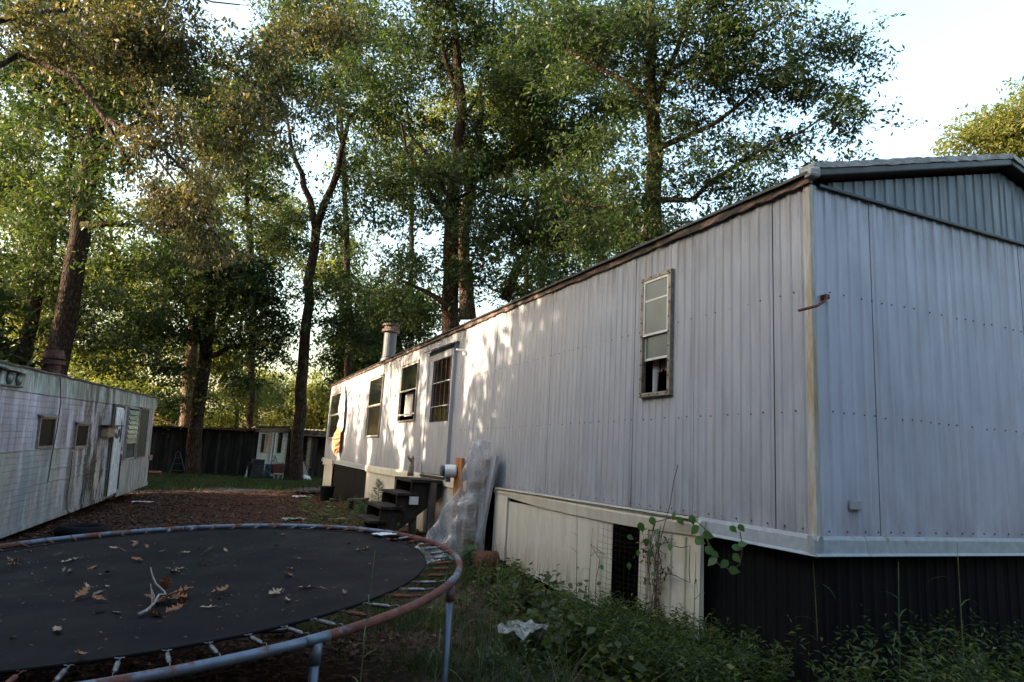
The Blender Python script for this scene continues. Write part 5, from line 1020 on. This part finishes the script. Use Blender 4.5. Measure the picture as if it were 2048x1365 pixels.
stuffobj('weeds', *weeds(wpos(1500, 2.9, 8.3, 1.9, 3.05, 2, -.3, 2), .62, .085, 12, 22), M['weed'], 'taller narrow leaved weeds before the black end skirting')
stuffobj('weeds', *weeds(wpos(480, 2.0, 3.2, 2.6, 6.0, 2.4, .25, 3), .20, .06, 13, 14, .4), M['weed'], 'low scattered broad leaved weeds in the near grass')
stuffobj('weeds', *weeds(wpos(230, 2.7, 3.4, 5.2, 8.8, 2.4, .0, 4), .24, .08, 14, 14, .5, (.2, 1)), M['weed'], 'loose pale green weeds along the cream skirting and the bundle')
stuffobj('weeds', *weeds(wpos(240, 1.5, 3.1, 8.6, 15.5, 2.0, .2, 5), .34, .09, 15, 14, .4, (.2, 1)), M['weed'], 'thin weeds scattered between the trampoline and the steps')
# leaf litter
n = 42000; xy = np.column_stack([r_.uniform(-4.5, 3.6, n), 4+r_.random(n)**1.25*19]); 
kk_ = nz(xy[:, 0], xy[:, 1], 1.9, 2)+.6*r_.normal(size=n) > -.5; xy = xy[kk_]; P = onground(xy, .012); P[:, 2] += .03*np.clip(nz(xy[:, 0], xy[:, 1], 3.1, 1), 0, 1)*r_.random(len(P)); n = len(P); a = r_.uniform(0, 2*pi, n); L = r_.uniform(.03, .085, n)[:, None]; q = np.stack([np.cos(a), np.sin(a), r_.normal(size=n)*.25], 1); s = np.stack([-np.sin(a), np.cos(a), r_.normal(size=n)*.25], 1)
V = np.stack([P, P+q*L*.5+s*L*.28+[0, 0, .012], P+q*L, P+q*L*.5-s*L*.28+[0, 0, .004]], 1).reshape(-1, 3)
stuffobj('fallen_leaves', V, np.arange(4*n).reshape(-1, 4), np.clip(r_.beta(1.5, 2.6, n), 0, 1), M['litter'], 'brown fallen leaves covering the yard between camper and mobile home')
# ------------------------------------------------------------------ individual plants
def sapling(u, v, h, wd, lab):
    p = gp(u, v); root = empty('pine_sapling', tuple(p), lab, 'pine sapling'); world_children(root)
    MB().tube([p-[0, 0, .05], p+[.01, 0, h*.5], p+[0, .01, h]], [.010, .007, .002], 6).build('stem', M['stemgreen'], root)
    r = np.random.default_rng(int(u)); V = []; 
    for k in range(34):
        t = .12+.85*k/34; az = k*2.4; L = wd*(1.05-t)*r.uniform(.7, 1.2); c = p+[0, 0, h*t]; e = c+np.array([math.cos(az)*L, math.sin(az)*L, L*.35])
        for j in range(34): f = r.random(); o = c+(e-c)*f; d = nrm(np.array([math.cos(az), math.sin(az), .35])*.9+r.normal(size=3)*.6); w_ = np.cross(d, r.normal(size=3)); w_ = nrm(w_)*.0022; l_ = .09; V += [o-w_, o+w_, o+d*l_+w_*.3, o+d*l_-w_*.3]
    V = np.array(V); me = npmesh('needles', V, np.arange(len(V)).reshape(-1, 4), M['needle'], r.random(len(V)//4)); o = link('needles', me, root); o['kind'] = 'stuff'
M['needle'] = leafmat('pine_needles', [(0, (.04, .075, .04)), (1, (.09, .14, .06))], .2)
sapling(752, 1040, .78, .26, 'taller young pine sapling beside the lowest wooden step'); sapling(722, 1052, .38, .30, 'low bushy pine seedling left of the taller sapling')
def leafy(u, v, h, n, lab, ll=.12, y=None):
    p = gp(u, v); root = empty('weed_plant', tuple(p), lab, 'weed'); world_children(root); r = np.random.default_rng(int(u+v))
    P = [p-[0, 0, .04], p+[.02, .01, h*.5], p+[.0, .03, h]]; MB().tube(P, [.005, .004, .0025], 5).build('stem', M['stemgreen'], root)
    m = leafmesh()
    for k in range(n):
        t = .25+.75*k/(n-1); c = Vector(p+[.01, .02*t, h*t]); az = k*2.4+r.normal()*.3; o = link('leaf', m, root); s = ll*(1.15-.45*t)
        o.matrix_basis = Matrix.Translation(c) @ Matrix.Rotation(az, 4, 'Z') @ Matrix.Rotation(r.uniform(-.5, .35), 4, 'Y') @ Matrix.Scale(s, 4)
_lm = []
def leafmesh():
    if not _lm:
        m = MB(); O = [(0, 0), (.12, .22), (.35, .38), (.62, .32), (.85, .14), (1.05, 0), (.85, -.14), (.62, -.32), (.35, -.38), (.12, -.22)]
        m.v = [(x, y, .10*abs(y)-.18*x*x) for x, y in O]+[(x, 0, -.18*x*x) for x in (.3, .7)]; a, b = 10, 11
        m.f = [(0, 1, a), (1, 2, a), (2, 3, b, a), (3, 4, b), (4, 5, b), (5, 6, b), (6, 7, b), (7, 8, a, b), (8, 9, a), (9, 0, a)]
        me = m.mesh('leaf', M['vine'], True); _lm.append(me)
    return _lm[0]
leafy(612, 1042, .55, 15, 'leafy green weed standing on the leaves behind the trampoline', .16); leafy(655, 1046, .45, 12, 'second leafy weed near the planks, right of the taller one', .13)
leafy(702, 1050, .28, 9, 'small pale topped weed just behind the trampoline rim', .1); leafy(935, 1140, .42, 12, 'broad leaved plant growing at the foot of the plastic bundle', .17); leafy(1115, 1240, .34, 11, 'leafy weed before the left cream skirting panel', .10)
leafy(1210, 1290, .42, 12, 'leafy weed below the dark gap in the skirting', .10); leafy(1330, 1290, .40, 12, 'leafy weed before the right cream skirting panel', .09)
# vine on the skirting
def vine(path, leafs, lab, r0=.004):
    P = [onx(u, v, x) for u, v, x in path]; root = empty('vine', tuple(P[0]), lab, 'vine'); world_children(root)
    MB().tube(resample(P, [r0]*len(P), .08)[0], r0, 5).build('stem', M['stem'], root, smooth=True); m = leafmesh(); r = np.random.default_rng(len(lab))
    for u, v, x, s in leafs:
        c = Vector(onx(u, v, x)); o = link('leaf', m, root); nv = Vector((-1, -.75+r.normal()*.3, .35+r.normal()*.3)).normalized(); ax = Vector((r.normal()*.5, -.6+r.normal(), -.8+r.normal()*.7)); ax = (ax-nv*ax.dot(nv)).normalized(); sd_ = nv.cross(ax); o.matrix_basis = Matrix.Translation(c-ax*s*.6) @ Matrix((ax, sd_, nv)).transposed().to_4x4() @ Matrix.Scale(s*.98, 4)
vine([(1310, 1300, 3.40), (1312, 1180, 3.41), (1318, 1100, 3.40), (1326, 1060, 3.38), (1340, 1010, 3.42), (1348, 960, 3.45), (1356, 930, 3.46)], [(1318, 1090, 3.36, .06), (1300, 1110, 3.36, .07), (1308, 1150, 3.38, .05)], 'dry climbing stem reaching up across the skirting rail onto the siding', .0035)
vine([(1318, 1150, 3.38), (1300, 1090, 3.37), (1310, 1045, 3.37), (1345, 1035, 3.37), (1390, 1040, 3.36), (1412, 1060, 3.36), (1425, 1110, 3.38)],
     [(1283, 1057, 3.34, .085), (1306, 1045, 3.34, .08), (1262, 1076, 3.34, .06), (1258, 1134, 3.34, .06), (1346, 1034, 3.34, .08), (1362, 1044, 3.34, .07), (1385, 1042, 3.34, .075), (1387, 1062, 3.33, .09), (1400, 1083, 3.33, .095), (1340, 1096, 3.36, .06), (1292, 1087, 3.37, .07), (1315, 1062, 3.36, .07), (1418, 1072, 3.33, .085), (1275, 1108, 3.38, .06)], 'green broad leaved vine sprawling over the torn cream skirting')
vine([(1412, 1070, 3.37), (1420, 1105, 3.38), (1436, 1128, 3.38), (1460, 1140, 3.38), (1480, 1130, 3.38), (1485, 1095, 3.38), (1480, 1065, 3.38)],
     [(1422, 1104, 3.35, .085), (1432, 1110, 3.36, .06), (1422, 1124, 3.35, .09), (1447, 1130, 3.36, .075), (1470, 1142, 3.36, .08), (1474, 1118, 3.36, .075), (1476, 1096, 3.36, .07), (1487, 1088, 3.36, .065), (1468, 1060, 3.36, .06), (1484, 1058, 3.36, .06)], 'vine shoot hanging in front of the black skirting near the corner')
vine([(1210, 1110, 3.42), (1180, 1088, 3.41), (1200, 1120, 3.40), (1192, 1160, 3.40), (1190, 1230, 3.40)], [(1204, 1136, 3.38, .055), (1196, 1168, 3.38, .05)], 'thin bare curling stem before the left cream skirting panel', .003)
vine([(1345, 1092, 3.40), (1364, 1096, 3.40), (1380, 1092, 3.40), (1378, 1140, 3.40), (1380, 1166, 3.40), (1352, 1152, 3.40), (1325, 1145, 3.40)], [], 'brown looping dead stem on the right cream skirting panel', .0035)
for k in range(0): pass
# bundle of dry stems in the gap
m = MB(); r = np.random.default_rng(3)
ds = empty('dry_stems', tuple(onx(1312, 1300, 3.4)), 'bundle of dry brown stems climbing the wire between the skirting panels', 'dry stems'); world_children(ds)
for k in range(11):
    u = 1305+r.uniform(-14, 16); P = [onx(u+r.uniform(-8, 8), 1310, 3.38), onx(u+r.uniform(-9, 9), 1200, 3.39), onx(u+r.uniform(-9, 9), 1120, 3.40), onx(u+r.uniform(-12, 12), 1060+r.uniform(-15, 20), 3.40)]; MB().tube(resample(P, [.003]*4, .1)[0], .0025, 4).build('stem', M['stem'], ds)
V, F, T = leaves(np.array([onx(1310+r.uniform(-20, 25), r.uniform(1060, 1180), 3.39) for _ in range(13)]), 7, .05, .036, .6, 9, (.3, .9)); o = link('dry_leaves', npmesh('dry_leaves', V, F, M['leaf_brown'], T), ds); o['kind'] = 'stuff'
# wire mesh
m = MB()
for k in range(13): y_ = 5.62-.075*k; m.tube([(3.415+.012*math.sin(k+z*3), y_+.02*math.sin(z*4+k), z) for z in np.linspace(-1.5, -.52, 7)], .0014, 3, cap=False)
for k in range(20): z_ = -1.48+.05*k; m.tube([(3.413+.012*math.sin(k+y_*5), y_, z_+.012*math.sin(y_*6+k)) for y_ in np.linspace(4.72, 5.62, 8)], .0014, 3, cap=False)
m.build('wire_mesh', M['wood_mid'], None, label='rusty wire mesh stretched over the dark gap in the cream skirting', cat='wire mesh', kind='thing')
# tall seeding stalks near the camera
def stalk(p, h, n, lab, lean=(.0, .0)):
    root = empty('grass_stalk', tuple(p), lab, 'grass stalk'); world_children(root); r = np.random.default_rng(int(p[0]*100+p[1]*37)); T_ = lambda t: p+np.array([lean[0]*t*t, lean[1]*t*t, h*t])
    MB().tube([T_(t) for t in np.linspace(0, 1, 8)], [.0045*(1-.7*t) for t in np.linspace(0, 1, 8)], 5).build('stem', M['stemgreen'], root, smooth=True)
    for k in range(n):
        t = .3+.6*k/n; c = T_(t); az = r.uniform(0, 6.28); L = r.uniform(.15, .3); d = np.array([math.cos(az), math.sin(az), 0]); s = np.array([-math.sin(az), math.cos(az), 0])*.004; mm = MB(); K = 5
        for j in range(K+1): q = j/K; e = c+d*L*q*.8+np.array([0, 0, L*(.75*q-.95*q*q)]); w_ = s*(1-q*.9); mm.v += [tuple(e-w_), tuple(e+w_)]
        mm.f = [(2*j, 2*j+1, 2*j+3, 2*j+2) for j in range(K)]; mm.build('leaf_blade', M['blade'], root)
M['blade'] = simple('grass_blade', (.04, .07, .02), (.09, .12, .035), 12, .6, 0, 0)
def atd(u, v, d): p = D(u, v, d); return np.array([p[0], p[1], float(gz(p[0], p[1]))])
for u, v, d, top, lab, ln in ((718, 1365, 2.9, 1105, 'tall green grass stalk crossing the trampoline mat, nearest the camera', (.02, 0)), (868, 1365, 3.3, 1150, 'green grass stalk left of the trampoline leg', (.03, .02)), (955, 1365, 4.2, 1095, 'tallest stalk right of the trampoline leg', (.06, .0)), (985, 1365, 4.4, 1125, 'pale stalk leaning right of the tallest stalk', (.05, .05)), (1150, 1300, 5.0, 1010, 'thin stalk against the cream skirting near the white strip', (-.03, 0)), (1172, 1300, 5.0, 1060, 'shorter thin stalk against the cream skirting', (.02, .0)), (1385, 1360, 4.3, 1110, 'dry stalk against the right cream skirting panel', (.02, 0)), (1640, 1365, 4.1, 1110, 'stalk rising before the black end skirting', (-.04, 0)), (1800, 1365, 3.9, 1130, 'forked stalk before the black end skirting, farther right', (.03, 0)), (1930, 1365, 3.8, 1090, 'thin stalk before the black end skirting at the right edge', (.0, 0))):
    p = atd(u, v, d); tz = D(u, top, d)[2]; stalk(p, tz-p[2], 6, lab, ln)
# ------------------------------------------------------------------ fallen leaves and twigs on the trampoline
def mz(x, y): r2 = ((x-TC[0])**2+(y-TC[1])**2); return TC[2]+TA*(x-TC[0])+TB*(y-TC[1])-.02*(1-r2/1.57**2)+.004
def oakleaf(mat, seed, thin=1.0):
    r = np.random.default_rng(seed); m = MB(); top = []; 
    prof = [(0, .02), (.12, .05), (.22, .17), (.30, .08), (.40, .24), (.50, .10), (.60, .27), (.70, .10), (.80, .17), (.90, .08), (1.0, 0)]
    cu, tw = r.uniform(.1, .5), r.uniform(-.5, .5)
    for x, w_ in prof: w_ = w_*thin*r.uniform(.8, 1.2); z = cu*(x-.5)**2; m.v += [(x, -w_, z+abs(w_)*r.uniform(.1, .8)+tw*w_*.3), (x, 0, z), (x, w_, z+abs(w_)*r.uniform(.1, .8)-tw*w_*.3)]
    n = len(prof); m.f = [(3*k, 3*k+3, 3*k+4, 3*k+1) for k in range(n-1)]+[(3*k+1, 3*k+4, 3*k+5, 3*k+2) for k in range(n-1)]
    m.tube([(-.25, .0, .03), (-.1, 0, 0), (0, 0, .0)], .008, 3, cap=False); return m.mesh('oak_leaf', mat)
M['dl1'] = simple('orange_brown_dry_leaf', (.20, .075, .030), (.36, .16, .08), 30, .8, 0, .2, obj=True); M['dl2'] = simple('tan_dry_leaf', (.26, .17, .10), (.48, .36, .24), 30, .8, 0, .2, obj=True); M['dl3'] = simple('grey_brown_dry_leaf', (.12, .085, .065), (.26, .20, .16), 30, .8, 0, .2, obj=True)
kinds = [([oakleaf(M['dl1'], k) for k in range(3)], 'orange brown lobed oak leaf lying on the black trampoline mat', 'orange brown leaves on the trampoline'), ([oakleaf(M['dl2'], k+5, .8) for k in range(3)], 'pale tan curled oak leaf lying on the black trampoline mat', 'pale tan leaves on the trampoline'), ([oakleaf(M['dl3'], k+9, .6) for k in range(3)], 'dull grey brown shrivelled leaf lying on the black trampoline mat', 'grey brown leaves on the trampoline')]
def onmat(u, v):
    r = ray(u, v); t = (TC[2]-TA*TC[0]-TB*TC[1]-.03)/(r[2]-TA*r[0]-TB*r[1])
    for _ in range(6): p = r*t; t *= mz(p[0], p[1])/p[2]
    return r*t
LP = [(30, 1278, 1, .13), (110, 1259, 1, .12), (160, 1311, 0, .12), (325, 1236, 0, .13), (190, 1229, 1, .11), (240, 1229, 2, .10), (150, 1202, 0, .14), (212, 1205, 0, .11), (160, 1187, 2, .11), (170, 1172, 1, .14), (206, 1184, 2, .10), (365, 1214, 0, .13), (335, 1199, 2, .10), (422, 1191, 0, .14), (435, 1217, 1, .10), (440, 1200, 0, .06), (562, 1184, 1, .15), (572, 1200, 1, .10), (633, 1177, 1, .13), (686, 1184, 2, .10), (584, 1155, 0, .11), (575, 1139, 1, .09), (592, 1117, 2, .13), (743, 1098, 0, .14), (770, 1081, 0, .15), (694, 1091, 0, .07), (336, 1148, 0, .13), (361, 1149, 1, .12), (370, 1140, 1, .10), (416, 1132, 0, .13), (455, 1107, 1, .08), (406, 1109, 1, .11), (556, 1095, 2, .11), (360, 1108, 1, .10), (286, 1125, 0, .13), (192, 1134, 0, .12), (211, 1150, 0, .08), (140, 1148, 2, .12), (125, 1147, 2, .08), (158, 1119, 1, .15), (125, 1108, 2, .09), (52, 1103, 1, .10), (86, 1091, 2, .08), (50, 1122, 0, .14), (42, 1131, 0, .10), (14, 1117, 2, .09), (238, 1099, 1, .09), (250, 1105, 2, .09), (262, 1085, 1, .11), (268, 1097, 0, .12), (295, 1093, 0, .11), (500, 1088, 1, .08), (555, 1069, 2, .08), (572, 1070, 0, .08), (332, 1103, 2, .07), (395, 1100, 2, .06), (617, 1096, 2, .06), (218, 1177, 1, .06), (655, 1182, 2, .06), (90, 1137, 2, .06)]
r = np.random.default_rng(77)
for u, v, k, L in LP:
    p = onmat(u, v); ms, lab, grp = kinds[k]; o = link('fallen_leaf', ms[r.integers(3)]); tag(o, lab, 'leaf', grp); o.location = p+[0, 0, .006]; o.rotation_euler = (r.normal()*.25, r.normal()*.18, r.uniform(0, 6.28)); o.scale = (L*.84,)*3
# heap around the twig
hp = [(325, 1198), (335, 1205), (318, 1206), (340, 1195), (348, 1203), (310, 1213), (330, 1212), (352, 1193)]
for u, v in hp:
    p = onmat(u, v); o = link('fallen_leaf', kinds[0][0][r.integers(3)]); tag(o, 'orange brown leaf in the small heap under the bare twig', 'leaf', 'heap of leaves under the twig'); o.location = p+[0, 0, .01+.02*r.random()]; o.rotation_euler = (r.normal()*.4, r.normal()*.3, r.uniform(0, 6.28)); o.scale = (.12,)*3
bp = onmat(274, 1237)+[0, 0, .01]
tw = empty('bare_twig', tuple(bp), 'bare grey forked twig standing up from the trampoline mat', 'twig'); world_children(tw)
def wp(u, v, h=0): return onmat(u, 1210 if False else v)+[0, 0, h]
A_ = onmat(276, 1236)+[0, 0, .015]; dA = np.linalg.norm(A_); q = lambda u, v, k=1.0: D(u, v, (-(RM.T@A_)[2])*k)
P = [A_, q(293, 1222, 1.02), q(307, 1208, 1.04), q(318, 1190, 1.06)]; MB().tube(P, [.009, .008, .007, .006], 6).build('branch', M['sticks'], tw, smooth=True)
MB().tube([q(318, 1190, 1.06), q(332, 1190, 1.06), q(328, 1183, 1.07), q(312, 1168, 1.09), q(304, 1150, 1.11), q(301, 1135, 1.12)], [.006, .006, .005, .0045, .004, .003], 6).build('branch', M['sticks'], tw, smooth=True)
MB().tube([q(304, 1212, 1.04), q(304, 1190, 1.06), q(301, 1168, 1.08)], [.004, .0035, .002], 5).build('branch', M['sticks'], tw, smooth=True); MB().tube([q(308, 1205, 1.04), q(308, 1190, 1.05), q(303, 1178, 1.07)], [.003, .0025, .002], 5).build('branch', M['sticks'], tw, smooth=True)
# grit and bits on the mat
n = 420; a = r.uniform(0, 2*pi, n); rr = 1.5*np.sqrt(r.random(n)); x = TC[0]+rr*np.cos(a); y = TC[1]+rr*np.sin(a); P = np.stack([x, y, mz(x, y)+.004], 1); L = r.uniform(.004, .013, n)[:, None]; b = r.uniform(0, 6.28, n); q1 = np.stack([np.cos(b), np.sin(b), 0*b+.2], 1); q2 = np.stack([-np.sin(b), np.cos(b), 0*b+.1], 1)
stuffobj('leaf_bits', np.stack([P, P+q1*L+q2*L*.5, P+q1*L*2, P+q1*L-q2*L*.5+[0, 0, .003]], 1).reshape(-1, 3), np.arange(4*n).reshape(-1, 4), r.uniform(.4, 1, n), M['litter'], 'tiny bits of leaf and grit scattered on the trampoline mat')
p = onmat(768, 1072); o = sheet('white_card', p, .17, .12, .5, M['white'], 'small white card lying near the right edge of the trampoline mat', 'card', .003)

m = MB()
for k in range(260):
    x, y = r.uniform(-3.5, 3.3), 4+r.random()**1.2*17; a = r.uniform(0, 6.28); L = r.uniform(.15, .6); z = float(gz(x, y))+.02; m.tube([(x, y, z), (x+L*.5*math.cos(a)+.03*r.normal(), y+L*.5*math.sin(a), z+.03*r.random()), (x+L*math.cos(a), y+L*math.sin(a), z+.01)], [.006, .005, .002], 4, cap=False)
tag(m.build('fallen_twigs', M['stem']), 'small grey twigs scattered over the brown leaf litter', kind='stuff')

xy = np.column_stack([r_.uniform(1.6, 8, 420), r_.uniform(2.2, 7.0, 420)]); xy = xy[~((xy[:, 0] > 3.3) & (xy[:, 1] > 3.1))]; stuffobj('dry_grass', *blades(onground(xy), .62, .0028, .7, 21, (.9, 1), 5), M['grass'], 'sparse dry straw coloured grass stems standing among the weeds')
stuffobj('weeds', *weeds(wpos(160, 2.4, 3.3, 3.2, 6.5, 2.4, -.2, 9), .40, .12, 31, 9, .7, (.35, 1)), M['weed'], 'scattered broad leaved pale green weeds among the narrow leaved mass')
